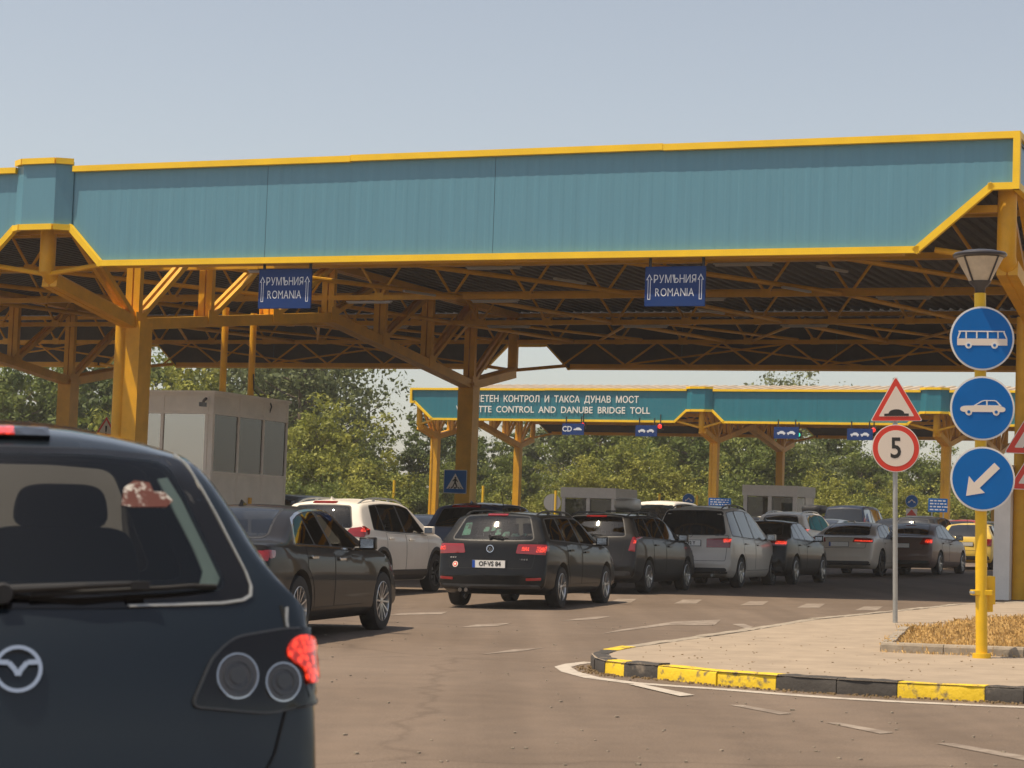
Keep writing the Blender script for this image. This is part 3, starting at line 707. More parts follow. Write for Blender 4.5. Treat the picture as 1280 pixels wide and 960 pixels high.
# ================================================================ BOOTHS
BO = at_scale(268, 489, 52.0)              # near top corner of the raised booth
def big_booth():
    zt = BO.z; zb = zt - 3.0; W, L = 2.72, 3.75
    r = empty("toll_booth", (BO.x, BO.y, 0), "raised beige toll booth with large windows behind the left column of the near canopy", "toll booth", rot=(0, 0, -TH1))
    m = MB()   # local: x in [-W,0], y in [0,L]
    m.box((-W / 2, L / 2, zb - .06), (W + .1, L + .1, .12), "booth_frame"); m.box((-W / 2, L / 2, (zb - .5) / 2), (W - .3, L - .3, zb + .4), "booth_panel"); m.build("plinth", r)
    m = MB(); m.box((-W / 2, L / 2, zt - .02), (W + .12, L + .12, .06), "booth_frame"); m.box((-W / 2, L / 2, zt - .07), (W - .2, L - .2, .04), "booth_white"); m.build("roof", r)
    zs, zh = zb + 1.05, zt - .52
    m = MB(); fr = "booth_frame"; pa = "booth_panel"
    fx = [-W, -1.42, -.18, 0]; sy = [0, 1.25, 2.5, L]
    for yy in (0.03, L - .03):
        m.box((-W / 2, yy, (zt + zh) / 2), (W - .04, .04, zt - zh - .04), pa); m.box((-W / 2, yy, (zs + zb) / 2), (W - .04, .04, zs - zb - .02), pa)
        for x in fx: m.box((max(-W + .04, min(x, -.04)), yy, (zb + zt) / 2), (.075, .075, zt - zb - .06), fr)
        for z in (zs, zh, zb + .06, zt - .08): m.box((-W / 2, yy - (.012 if yy < 1 else -.012), z), (W - .02, .07, .065), fr)
        m.box((-.11, yy, (zs + zh) / 2), (.14, .035, zh - zs), pa)
    for xx in (-.03, -W + .03):
        m.box((xx, L / 2, (zt + zh) / 2), (.04, L - .04, zt - zh - .04), pa); m.box((xx, L / 2, (zs + zb) / 2), (.04, L - .04, zs - zb - .02), pa)
        for y in sy: m.box((xx, max(.04, min(y, L - .04)), (zb + zt) / 2), (.075, .07, zt - zb - .06), fr)
        for z in (zs, zh, zb + .06, zt - .08): m.box((xx + (.012 if xx > -1 else -.012), L / 2, z), (.07, L - .02, .065), fr)
    m.box((.03, 1.9, zb + .38), (.05, .09, .22), "yellow_steel")
    m.build("wall", r)
    for a, c in ((fx[0] + .04, fx[1] - .04), (fx[1] + .04, fx[2] - .04)):
        for yy in (.03, L - .03):
            m = MB(); m.box(((a + c) / 2, yy, (zs + zh) / 2), (c - a, .012, zh - zs - .06), "mirror_glass" if yy < 1 else "booth_glass"); m.build("window", r)
    for k in range(3):
        for xx in (-.03, -W + .03):
            m = MB(); m.box((xx, (sy[k] + sy[k + 1]) / 2, (zs + zh) / 2), (.012, sy[k + 1] - sy[k] - .08, zh - zs - .06), "booth_glass"); m.build("window", r)
    m = MB(); m.tube([(-.20, -.03, zt - .18), (-.20, -.14, zt - .24), (-.12, -.3, zt - .32)], .035, "lamp_metal"); m.box((-.1, -.34, zt - .34), (.1, .2, .1), "lamp_metal"); m.build("camera_bracket", r)
    m = MB(); m.box((-.80, .14, (zs + zh) / 2 + .05), (1.1, .02, zh - zs - .1), "curtain"); m.box((-2.05, .14, (zs + zh) / 2), (1.0, .02, zh - zs), "curtain"); m.build("blind", r)
    m = MB(); m.tube([(-1.9, L * .45, zs - .1), (-1.9, L * .45, zs + .55)], .17, "seat_fabric"); m.box((-1.1, L * .62, zs - .05), (.9, 1.4, .06), "booth_dark"); m.box((-1.0, L * .55, zs + .22), (.06, .45, .32), "booth_dark"); m.tube([(-1.55, .55, zs - .3), (-1.55, .55, zh - .25), (-1.75, .6, zh - .2)], .02, "sign_black"); m.build("desk", r)
    for yy in (1.15, 2.55):
        m = MB(); m.tube([(-.45, yy, zt), (-.45, yy, 6.3)], .085, "yellow_steel"); m.box((-.45, yy, zt + .03), (.3, .3, .05), "galv"); m.build("conduit_pole", r, smooth=40)
    m = MB(); m.tube([(-.36, 2.5, zt + .6), (-.33, 2.5, zt + .2), (-.2, 2.6, zt + .05), (-.02, 2.75, zt + .0), (.03, 2.8, zt - .2), (-.05, 2.8, zt - .42)], .018, "sign_black"); m.build("cable", r)
big_booth()

def small_booth(px0, px1, px2, ptop, s, label):
    p = at_scale(px1, ptop, s); p0 = at_scale(px0, ptop, s); H = p.z - gz(p.x, p.y)
    W = (p - p0).length; r = empty("toll_booth", (p.x, p.y, gz(p.x, p.y)), label, "toll booth", "small toll booths under the far canopy", rot=(0, 0, -TH2))
    L = 2.6; m = MB(); wh = "booth_white"; zs, zh = H - 1.95, H - .55
    m.box((-W / 2, L / 2, zs / 2), (W, L, zs), "booth_panel"); m.box((-W / 2, L / 2, H - .25), (W + .1, L + .1, .5), wh)
    for x in (-W + .09, -W / 2, -.09): m.box((x, .08, (zs + zh) / 2), (.18, .16, zh - zs + .1), wh); m.box((x, L - .08, (zs + zh) / 2), (.18, .16, zh - zs + .1), wh)
    m.box((-W / 2, L / 2 + .2, zs + .35), (W - .5, L - .9, .7), "booth_dark"); m.box((-.05, L * .75, (zs + zh) / 2), (.08, L * .45, zh - zs + .1), "booth_panel")
    m.build("wall", r)
    for x in (-W * .72, -W * .28):
        m = MB(); m.box((x, .06, (zs + zh) / 2), (W / 2 - .2, .02, zh - zs), "dark_glass"); m.build("window", r)
    m = MB(); m.box((-.03, L * .28, (zs + zh) / 2), (.02, L * .42, zh - zs), "dark_glass"); m.build("window", r)
small_booth(696, 769, 792, 610.5, 26.0, "small white booth with two dark windows left of the far canopy's middle column")
small_booth(926, 996, 1014, 607.5, 27.0, "small white booth with two dark windows right of the far canopy's middle column")

# ================================================================ SIGNS AND POSTS
def sign_pole_frame(base_px, top_px, dz=.12):
    p = ground_at(*base_px, dz); dep = p.dot(Vector((FW.x, FW.y, 0)).normalized()); s = FPX / ((p - Vector((0, 0, CAMH))).dot(FW))
    t = at_scale(*top_px, s); H = t.z - p.z; lean = math.atan2(t.x - p.x, H); return p, s, H, lean
def disc(m, c, r, mt, rim="sign_white", back="sign_back"):
    c = Vector(c)
    m.prism(circ(r, 48), c, ex, ez, .006, rim); m.prism(circ(r * .945, 48), c, ex, ez, .009, mt, .006); m.prism(circ(r, 48), c + Vector((0, .012, 0)), ex, ez, .010, back)
# prism normal: ex x ez = -y, so depth grows toward the viewer
def bus_icon(m, c, r):
    c = Vector(c); k = r; w_ = "sign_white"
    P = lambda q: [(x * k, y * k) for x, y in q]
    O = c
    m.prism(P([(-.78, -.22), (-.78, -.01), (.78, -.01), (.78, -.22)]), O, ex, ez, .012, "sign_cream", .009)
    m.prism(P([(-.74, .235), (-.74, .20), (.70, .20), (.70, .235)]), O, ex, ez, .012, w_, .009)
    for x in (-.50, -.17, .17, .49): m.prism(P([(x - .022, 0), (x + .022, 0), (x + .022, .2), (x - .022, .2)]), O, ex, ez, .012, w_, .009)
    m.prism(P([(-.78, 0), (-.735, 0), (-.66, .2), (-.71, .2)]), O, ex, ez, .012, w_, .009); m.prism(P([(.78, 0), (.735, 0), (.65, .2), (.70, .2)]), O, ex, ez, .012, w_, .009)
    for x in (-.43, .38): m.prism(circ(.105 * k, 24, x * k, -.215 * k), O, ex, ez, .0135, w_, .009); m.prism(circ(.048 * k, 20, x * k, -.215 * k), O, ex, ez, .015, "sign_blue", .009)
def saloon_icon(m, c, r):
    k = r; O = Vector(c); P = lambda q: [(x * k, y * k) for x, y in q]; w_ = "sign_cream"
    m.prism(rp(P([(-.70, -.06), (-.68, .03), (-.60, .07), (-.28, .085), (.50, .085), (.62, .05), (.70, .02), (.71, -.06), (.66, -.115), (-.62, -.115)]), .02), O, ex, ez, .012, w_, .009)
    out = P([(-.28, .085), (-.02, .235), (.06, .255), (.36, .255), (.44, .235), (.60, .07), (.50, .085)])
    inn = P([(-.20, .095), (.0, .212), (.065, .228), (.35, .228), (.42, .212), (.515, .10), (.48, .095)])
    m.ring(out, inn, O, ex, ez, .012, "sign_white", .009)
    m.prism(P([(.115, .09), (.155, .09), (.155, .24), (.115, .24)]), O, ex, ez, .0125, "sign_white", .009)
    for x in (-.43, .42): m.prism(circ(.105 * k, 24, x * k, -.12 * k), O, ex, ez, .0135, w_, .009); m.prism(circ(.05 * k, 20, x * k, -.115 * k), O, ex, ez, .015, "sign_blue", .009)

p, s, H, lean = sign_pole_frame((1227, 822), (1231.5, 366))
r = empty("sign_post", p, "yellow lamp post carrying three round blue traffic signs, by the dry grass", "sign post", rot=(0, lean, 0))
zpx = lambda py: (822 - py) / s
m = MB(); m.tube([(0, 0, -.1), (0, 0, H + .02)], .054, "yellow_post", 18); m.tube([(0, 0, -.02), (0, 0, .04)], .085, "yellow_post", 18); m.build("pole", r, smooth=40)
for py, kind in ((422.5, "bus"), (510.5, "car"), (599, "arrow")):
    c = (0.0, -.075, zpx(py)); m = MB(); disc(m, c, .298, "sign_blue")
    if kind == "bus": bus_icon(m, c, .298)
    elif kind == "car": saloon_icon(m, c, .298)
    else:
        k = .298; q = [(-.52, -.53), (-.43, .085), (-.27, -.12), (.36, .50), (.53, .33), (-.10, -.28), (.06, -.43)]
        m.prism([(x * k, y * k) for x, y in q], c, ex, ez, .012, "sign_cream", .009)
    m.build("sign_disc", r)
    m = MB(); m.box((0, -.03, c[2] + .12), (.16, .07, .03), "galv"); m.box((0, -.03, c[2] - .12), (.16, .07, .03), "galv"); m.build("clamp", r)
zl = zpx(362); 
m = MB(); m.lathe([(.03, -.02), (.045, 0), (.05, .05), (.10, .10), (.105, .115)], "lamp_metal", Matrix.Translation((0, 0, zl - .02)), 18); m.lathe([(.225, .0), (.245, .01), (.25, .03), (.235, .045), (.15, .065), (.03, .075)], "lamp_metal", Matrix.Translation((0, 0, zl + .315)), 28)
for k in range(4):
    a = R(38 + 90 * k); m.tube([(.105 * math.cos(a), .105 * math.sin(a), zl + .09), (.225 * math.cos(a), .225 * math.sin(a), zl + .325)], .009, "lamp_metal", 6)
lt = m.build("lantern", r, smooth=40)
m = MB(); m.lathe([(.098, .10), (.214, .318)], "lamp_glass", Matrix.Translation((0, 0, zl - .008)), 28); m.build("lantern_glass", lt, smooth=40)
m = MB(); z1 = zpx(741)
m.box((.0, -.0, z1), (.19, .10, .05), "yellow_post"); m.box((.085, .10, z1 + .02), (.10, .16, .26), "yellow_post"); m.box((.085, .08, z1 - .12), (.06, .10, .12), "yellow_post"); m.tube([(-.085, -.06, z1), (-.085, .06, z1)], .016, "galv", 8); m.build("bracket_box", r, bevel=.008)

def tri_sign(m, c, side, ang=0.0, icon="bump"):
    h = side * .866; c = Vector(c); T = lambda q, k=1: [(x * math.cos(ang) - y * math.sin(ang), x * math.sin(ang) + y * math.cos(ang)) for x, y in [(a * k, b_ * k) for a, b_ in q]]
    base = [(-side / 2, -h / 3), (side / 2, -h / 3), (0, h * 2 / 3)]; R1 = side * .05
    m.prism(rp(T(base), R1), c, ex, ez, .006, "sign_white"); m.prism(rp(T(base, .965), R1), c, ex, ez, .008, "sign_red", .006); m.prism(rp(T(base, .68), R1 * .5), c, ex, ez, .0105, "sign_cream", .008)
    m.prism(rp(T(base), R1), c + Vector((0, .012, 0)), ex, ez, .010, "sign_back")
    if icon == "bump":
        q = [(-.235, -.19), (.235, -.19), (.235, -.145), (.15, -.14)] + [(.15 * math.cos(a), -.145 + .085 * math.sin(a) ** .9) for a in [k * math.pi / 10 for k in range(1, 10)]] + [(-.15, -.14), (-.235, -.145)]
        m.prism(T([(x * side, y * side) for x, y in q]), c, ex, ez, .0125, "sign_black", .0105)
    elif icon == "figure":
        for q in ([(-.2, -.2), (-.12, -.2), (-.03, -.02), (-.1, .0)], [(.02, -.2), (.1, -.2), (.06, .06), (-.02, .06)], [(.12, -.2), (.2, -.2), (.14, -.05), (.1, -.05)]): m.prism(T([(x * side, y * side) for x, y in q]), c, ex, ez, .0125, "sign_black", .0105)
    elif icon == "bar":
        q = [(-.03, -.12), (.03, -.12), (.04, .15), (-.04, .15)]; m.prism(T([(x * side, y * side) for x, y in q]), c, ex, ez, .0125, "sign_black", .0105); m.prism(circ(.035 * side, 12, 0, -.18 * side), c, ex, ez, .0125, "sign_black", .0105)

p, s, H, lean = sign_pole_frame((1119, 778), (1122.5, 470))
r = empty("sign_post", p, "grey post with triangular speed bump sign above a round speed limit 5 sign", "sign post", rot=(0, lean, 0))
zpx = lambda py: (778 - py) / s
m = MB(); m.tube([(0, 0, -.1), (0, 0, H - .01)], .031, "galv", 14); m.build("pole", r, smooth=40)
m = MB(); c = (.005, -.045, zpx(507.5)); tri_sign(m, c, .66, ang=R(1.0)); m.build("warning_triangle", r)
m = MB(); c = Vector((0, -.045, zpx(560.5))); rr_ = .302
m.prism(circ(rr_, 48), c, ex, ez, .006, "sign_white"); m.prism(circ(rr_ * .965, 48), c, ex, ez, .008, "sign_red", .006); m.prism(circ(rr_ * .755, 48), c, ex, ez, .0105, "sign_cream", .008); m.prism(circ(rr_, 48), c + Vector((0, .012, 0)), ex, ez, .010, "sign_back")
put_text(m, "5", .365, c + Vector((0, 0, -.008)), ex, ez, .0125, "sign_black", bold=.006, sx=.86); m.build("speed_disc", r)
m = MB(); m.box((0, -.02, zpx(545)), (.09, .05, .025), "galv"); m.box((0, -.02, zpx(575)), (.09, .05, .025), "galv"); m.box((0, -.02, zpx(515)), (.09, .05, .025), "galv"); m.build("clamp", r)

# pedestrian crossing sign on the back column of the near canopy
cc = near(-.30, 22.833 - .32, 0); u_, z_ = plane_u(569, 602, 22.833 - .34, O1, TH1)
r = empty("crossing_sign", near(u_, 22.833 - .34, z_), "square blue pedestrian crossing sign fixed to the brown back column", "road sign", rot=(0, 0, -TH1 * .5))
m = MB(); k = .36; sq = [(-k, -k), (k, -k), (k, k), (-k, k)]
m.prism(rp(sq, .03), (0, 0, 0), ex, ez, .006, "sign_white"); m.prism(rp([(x * .95, y * .95) for x, y in sq], .03), (0, 0, 0), ex, ez, .009, "sign_blue", .006); m.prism(rp(sq, .03), (0, .014, 0), ex, ez, .012, "sign_back")
m.prism([(-.27, -.22), (.27, -.22), (0, .25)], (0, 0, 0), ex, ez, .012, "sign_white", .009)
fig = [(-.10, -.19), (-.06, -.19), (-.005, -.06), (.05, -.19), (.09, -.19), (.03, -.02), (.03, .04), (.075, -.02), (.09, 0), (.03, .085), (-.02, .085), (-.085, .02), (-.07, -.0), (-.02, .035), (-.03, -.03)]
m.prism(fig, (0, 0, 0), ex, ez, .0145, "sign_black", .012); m.prism(circ(.028, 12, .005, .115), (0, 0, 0), ex, ez, .0145, "sign_black", .012)
for x in (-.19, -.12, -.02, .02, .13, .2): m.prism([(x - .018, -.215), (x + .018, -.215), (x * .86 + .014, -.16), (x * .86 - .014, -.16)], (0, 0, 0), ex, ez, .0135, "sign_black", .012)
m.build("sign_face", r)
m = MB(); m.box((.12, .14, .1), (.06, .26, .04), "galv"); m.box((.12, .14, -.1), (.06, .26, .04), "galv"); m.build("bracket", r)

# warning triangles on the front right column
for (px, py, ic, lb) in ((1295, 545, "figure", "upper red-bordered warning triangle fixed to the right column of the near canopy"), (1300, 590, "bump", "lower red-bordered speed bump triangle fixed to the right column of the near canopy")):
    u, z = plane_u(px, py, 3.948 - .62, O1, TH1)
    r = empty("warning_sign", near(u, 3.948 - .62, z), lb, "road sign", rot=(0, 0, -.1))
    m = MB(); tri_sign(m, (0, 0, 0), 1.16, icon=ic); m.build("sign_face", r)
    m = MB(); m.box((0, .12, 0), (.5, .05, .05), "galv"); m.box((0, .2, 0), (.06, .2, .05), "galv"); m.build("bracket", r)

def simple_post(px, base_s, ztop, rad, mt):
    p = col_at(px, FPX / base_s); m = MB(); m.tube([(0, 0, -.1), (0, 0, ztop)], rad, mt, 10)
    return p, m
# warning triangle standing behind the silver-roofed car at the left
p = col_at(125.5, FPX / 40.0); r = empty("warning_sign", p, "small red-bordered warning triangle on a post, left of the front left column", "road sign")
zt_ = at_scale(126, 536, 40).z - p.z
m = MB(); m.tube([(0, 0, -.1), (0, 0, zt_ + .1)], .03, "galv", 10); m.build("pole", r, smooth=40)
m = MB(); tri_sign(m, (0, -.045, zt_), .72, icon="bar"); m.build("sign_face", r)
# round back of a sign, far left of centre
p = col_at(688.5, FPX / 27.0); r = empty("round_sign", p, "pale back of a round sign left of the left small booth", "road sign")
zt_ = at_scale(688.5, 628, 27).z - p.z
m = MB(); m.tube([(0, .03, -.1), (0, .03, zt_ + .3)], .035, "galv", 8); m.build("pole", r, smooth=40)
m = MB(); m.prism(circ(.40, 28), (0, -.01, zt_), ex, ez, .02, "sign_back"); m.box((0, -.03, zt_), (.05, .02, .7), "galv"); m.build("sign_face", r)
for i, (px, py, s, lb, extra) in enumerate(((859, 624.5, 26.0, "small round blue sign with white arch arrows above the silver minivan", False), (1138, 626.5, 27.0, "small round blue sign with white arch arrows over a red and white chevron", True))):
    p = col_at(px, FPX / s); zt_ = at_scale(px, py, s).z - p.z
    r = empty("lane_choice_sign", p, lb, "road sign", "round blue lane choice signs"); m = MB(); m.tube([(0, 0, -.1), (0, 0, zt_ + .2)], .035, "galv", 8); m.build("pole", r, smooth=40)
    m = MB(); c = (0, -.05, zt_); disc(m, c, .30, "sign_blue"); q = [(-.62, -.30), (-.50, .02), (-.32, .02), (0, .34), (.32, .02), (.50, .02), (.62, -.30), (.22, -.18), (.30, -.10), (0, .12), (-.30, -.10), (-.22, -.18)]
    m.prism([(x * .3, y * .3) for x, y in q], c, ex, ez, .013, "sign_white", .009); m.build("sign_disc", r)
    if extra:
        m = MB(); m.box((0, -.05, zt_ - .52), (.52, .02, .36), "sign_white"); m.prism([(-.24, -.14), (.24, -.14), (0, .15)], (0, -.061, zt_ - .52), ex, ez, .006, "sign_red"); m.build("chevron_plate", r)
for px, py, wpx, hpx, s, lb in ((898, 629, 28, 13, 28.0, "small blue text board just right of the far canopy's middle column foot"), (1171, 631.5, 24, 17, 30.0, "small blue text board behind the yellow hatchback")):
    p = col_at(px, FPX / s); zt_ = at_scale(px, py, s).z - p.z; W, H = wpx / s, hpx / s
    r = empty("information_board", p, lb, "information board", "small blue information boards"); m = MB(); m.tube([(-W * .3, .03, -.1), (-W * .3, .03, zt_)], .03, "galv", 8); m.tube([(W * .3, .03, -.1), (W * .3, .03, zt_)], .03, "galv", 8); m.build("pole", r, smooth=40)
    m = MB(); m.box((0, 0, zt_), (W, .03, H), "sign_blue"); random.seed(int(px))
    for j in range(4):
        x = -W * .42
        while x < W * .4:
            l = random.uniform(.05, .16); m.box((min(x + l / 2, W * .42), -.017, zt_ + H * (.33 - .22 * j)), (l, .006, H * .09), "sign_white"); x += l + .05
    m.build("sign_panel", r)
for px, py, s in ((490, 600, 27), (601.5, 607, 27), (692.5, 613, 27), (822.5, 617, 27), (869.5, 619, 27)):
    p = col_at(px, FPX / s); zt_ = at_scale(px, py, s).z - p.z
    o_mb = MB(); o_mb.tube([(0, 0, -.1), (0, 0, zt_)], .06, "yellow_post", 10); o_mb.tube([(0, 0, 0), (0, 0, .1)], .11, "yellow_post", 10)
    o = o_mb.build("yellow_post", smooth=40); o.location = p
    tag(o, {490: "slim yellow post standing left of the far canopy's end column", 601.5: "slim yellow post just right of the brown back column", 692.5: "slim yellow post just left of the left small booth", 822.5: "slim yellow post left of the round blue sign above the silver minivan", 869.5: "slim yellow post right of the round blue sign above the silver minivan"}[px], "post", "slim yellow posts in the far lanes")
# ================================================================ VEHICLES
def lerp_list(L, y):
    if y <= L[0][0]: return L[0][1]
    for (a, b_), (c, d) in zip(L, L[1:]):
        if y <= c: return b_ + (d - b_) * (y - a) / (c - a)
    return L[-1][1]
def smooth_prof(pts, n=6):
    """Catmull-Rom through the profile points, kept monotonic in y"""
    out = []
    for i in range(len(pts) - 1):
        p0 = pts[max(i - 1, 0)]; p1 = pts[i]; p2 = pts[i + 1]; p3 = pts[min(i + 2, len(pts) - 1)]
        L = math.hypot(p2[0] - p1[0], p2[1] - p1[1]); k = max(1, min(12, int(L / .08)))
        m1 = (p2[1] - p0[1]) / max(p2[0] - p0[0], 1e-6); m2 = (p3[1] - p1[1]) / max(p3[0] - p1[0], 1e-6); s = (p2[1] - p1[1]) / (p2[0] - p1[0])
        lim = 3 * abs(s)
        m1 = max(-lim, min(lim, m1)) if m1 * s > 0 else 0; m2 = max(-lim, min(lim, m2)) if m2 * s > 0 else 0
        h = p2[0] - p1[0]
        for j in range(k):
            t = j / k; z = (2 * t**3 - 3 * t**2 + 1) * p1[1] + (t**3 - 2 * t**2 + t) * h * m1 + (-2 * t**3 + 3 * t**2) * p2[1] + (t**3 - t**2) * h * m2
            out.append((p1[0] + h * t, z))
    out.append(pts[-1]); return out

STY = {
 "wagon": dict(L=4.56, W=1.80, H=1.48, ax=1.0, wb=2.635, r=.317, cl=.20, tum=.42,
   top=[(0, .50), (.015, .60), (.05, .69), (.075, .80), (.095, .96), (.14, 1.03), (.30, 1.22), (.43, 1.385), (.52, 1.435), (.75, 1.455), (1.6, 1.48), (2.3, 1.47), (2.7, 1.41), (3.1, 1.22), (3.5, 1.03), (3.65, .99), (4.1, .90), (4.40, .77), (4.52, .62), (4.56, .46)],
   belt=[(0, 1.03), (1.2, 1.00), (3.4, .93), (4.5, .85)], win=[(.50, .66, 1.18, 1.24), (1.30, 1.25, 2.02, 2.08), (2.16, 2.10, 2.62, 3.12)], rail=.10,
   rwin=(1.04, 1.385, .64, .50), fwin=(1.02, 1.38, .66, .54), doors=[(1.28, 2.10), (2.12, 3.22)]),
 "sedan": dict(L=4.90, W=1.86, H=1.46, ax=1.12, wb=2.90, r=.335, cl=.19, tum=.48,
   top=[(0, .52), (.02, .66), (.05, .78), (.09, .95), (.13, 1.035), (.30, 1.055), (.62, 1.07), (.80, 1.11), (1.15, 1.28), (1.50, 1.395), (1.85, 1.445), (2.4, 1.46), (2.75, 1.425), (3.1, 1.28), (3.45, 1.11), (3.65, 1.02), (4.1, .96), (4.6, .84), (4.82, .68), (4.90, .48)],
   belt=[(0, 1.02), (1.2, 1.00), (3.4, .94), (4.8, .85)], win=[(1.02, 1.36, 1.62, 1.62), (1.66, 1.66, 2.12, 2.16), (2.22, 2.18, 2.68, 3.22)], rail=.085,
   rwin=(1.10, 1.385, .62, .50), fwin=(1.03, 1.375, .68, .55), doors=[(1.30, 2.18), (2.20, 3.28)]),
 "hatch": dict(L=4.10, W=1.71, H=1.42, ax=.80, wb=2.60, r=.305, cl=.18, tum=.42,
   top=[(0, .46), (.02, .58), (.05, .66), (.08, .80), (.12, .92), (.18, 1.0), (.45, 1.24), (.68, 1.36), (.85, 1.39), (1.5, 1.42), (2.0, 1.40), (2.35, 1.34), (2.75, 1.17), (3.1, .99), (3.25, .95), (3.7, .86), (3.95, .72), (4.06, .58), (4.10, .44)],
   belt=[(0, 1.0), (1.2, .98), (3.2, .90), (4.0, .82)], win=[(.72, .86, 1.05, 1.08), (1.14, 1.10, 1.72, 1.76), (1.84, 1.80, 2.26, 2.76)], rail=.09,
   rwin=(1.01, 1.32, .58, .48), fwin=(.98, 1.31, .62, .50), doors=[(1.0, 1.78), (1.80, 2.86)]),
 "suv": dict(L=4.64, W=1.83, H=1.70, ax=.97, wb=2.705, r=.362, cl=.24, tum=.36,
   top=[(0, .60), (.015, .72), (.04, .86), (.06, 1.0), (.09, 1.12), (.22, 1.36), (.34, 1.53), (.42, 1.60), (.60, 1.645), (1.5, 1.70), (2.3, 1.69), (2.75, 1.62), (3.15, 1.42), (3.5, 1.22), (3.65, 1.15), (4.1, 1.06), (4.45, .92), (4.58, .74), (4.64, .52)],
   belt=[(0, 1.16), (1.2, 1.10), (3.4, 1.06), (4.5, .98)], win=[(.66, .82, 1.10, 1.14), (1.20, 1.16, 2.02, 2.08), (2.16, 2.10, 2.66, 3.16)], rail=.11,
   rwin=(1.18, 1.54, .62, .50), fwin=(1.18, 1.58, .68, .55), doors=[(1.18, 2.10), (2.12, 3.24)]),
 "mpv": dict(L=4.63, W=1.81, H=1.74, ax=1.0, wb=2.84, r=.325, cl=.20, tum=.33,
   top=[(0, .50), (.015, .60), (.05, .68), (.065, .84), (.09, 1.02), (.14, 1.10), (.27, 1.38), (.38, 1.58), (.47, 1.66), (.70, 1.70), (1.7, 1.74), (2.4, 1.70), (2.8, 1.60), (3.3, 1.35), (3.75, 1.10), (3.95, 1.02), (4.25, .92), (4.48, .78), (4.59, .62), (4.63, .46)],
   belt=[(0, 1.08), (1.2, 1.04), (3.6, .98), (4.5, .88)], win=[(.44, .56, 1.10, 1.16), (1.24, 1.20, 2.10, 2.16), (2.24, 2.18, 2.72, 3.38)], rail=.12,
   rwin=(1.12, 1.60, .70, .56), fwin=(1.06, 1.60, .68, .54), doors=[(1.20, 2.18), (2.20, 3.46)]),
 "van": dict(L=4.95, W=1.90, H=1.95, ax=1.0, wb=3.1, r=.33, cl=.22, tum=.20,
   top=[(0, .50), (.015, .62), (.04, .80), (.05, 1.0), (.07, 1.2), (.14, 1.6), (.20, 1.80), (.28, 1.88), (.50, 1.92), (1.7, 1.95), (2.9, 1.92), (3.3, 1.83), (3.75, 1.50), (4.1, 1.18), (4.25, 1.10), (4.6, .98), (4.82, .80), (4.92, .62), (4.95, .46)],
   belt=[(0, 1.16), (1.5, 1.12), (4.0, 1.06), (4.8, .95)], win=[(.34, .40, 1.35, 1.40), (1.50, 1.50, 2.62, 2.66), (2.76, 2.72, 3.22, 3.66)], rail=.17,
   rwin=(1.16, 1.76, .74, .66), fwin=(1.14, 1.78, .76, .66), doors=[(1.46, 2.68), (2.70, 3.8)]),
}
WHEELS = {}
def wheel_mesh(r, spokes, style):
    key = (round(r, 3), spokes, style)
    if key in WHEELS: return WHEELS[key]
    Mx = Matrix.Rotation(R(90), 4, 'Y'); t = MB()
    t.lathe([(r * .66, -.098), (r * .90, -.108), (r * .965, -.098), (r * .992, -.080), (r, -.05), (r, .05), (r * .992, .080), (r * .965, .098), (r * .90, .108), (r * .66, .098)], "rubber", Mx, 36, closed=True)
    tm = t.build("w", smooth=35); tme = tm.data; bpy.data.objects.remove(tm)
    a = "alloy" if style == "alloy" else "dark_alloy"; m = MB(); ro = r * .685
    m.lathe([(ro, -.09), (ro, .098), (ro * .955, .102), (ro * .93, .085), (ro * .92, -.09)], a, Mx, 36, closed=True)
    m.lathe([(0, -.02), (ro * .9, -.03), (ro * .9, -.035), (0, -.035)], "gap_black", Mx, 24)
    m.lathe([(0, .0), (ro * .55, .0), (ro * .55, -.012), (0, -.012)], "galv", Mx, 24)
    m.lathe([(0, .088), (ro * .17, .085), (ro * .2, .06), (ro * .2, 0)], a, Mx, 18)
    for k in range(spokes):
        for e in ((-.10, .10) if spokes <= 6 else (0,)):
            an = 2 * math.pi * k / spokes; a2 = an + e * (1.0 if spokes <= 6 else 0)
            p = Vector((.068, math.cos(an) * ro * .14, math.sin(an) * ro * .14)); q = Vector((.086, math.cos(a2) * ro * .95, math.sin(a2) * ro * .95))
            wd = ro * (.085 if spokes > 6 else .075)
            m.bar(p, q, wd, .03, a, up=(1, 0, 0))
    o = m.build("w", smooth=35); rme = o.data; bpy.data.objects.remove(o)
    WHEELS[key] = (tme, rme); return tme, rme

def in_poly(x, y, P):
    c = False; j = len(P) - 1
    for i in range(len(P)):
        if (P[i][1] > y) != (P[j][1] > y) and x < (P[j][0] - P[i][0]) * (y - P[i][1]) / (P[j][1] - P[i][1]) + P[i][0]: c = not c
        j = i
    return c
def densify(P, d=.05):
    out = []
    for i in range(len(P)):
        a = Vector(P[i]); b_ = Vector(P[(i + 1) % len(P)]); n = max(1, int((b_ - a).length / d))
        for k in range(n): out.append(tuple(a + (b_ - a) * k / n))
    return out
def inset(P, d):
    cx = sum(p[0] for p in P) / len(P); cy = sum(p[1] for p in P) / len(P); out = []; n = len(P)
    ar = sum(P[i][0] * P[(i + 1) % n][1] - P[(i + 1) % n][0] * P[i][1] for i in range(n)); sg = 1 if ar > 0 else -1
    for i in range(n):
        t = Vector(P[(i + 1) % n]) - Vector(P[i - 1]); t = t.normalized() if t.length > 1e-9 else Vector((1, 0)); out.append((P[i][0] - sg * t.y * d, P[i][1] + sg * t.x * d))
    return out

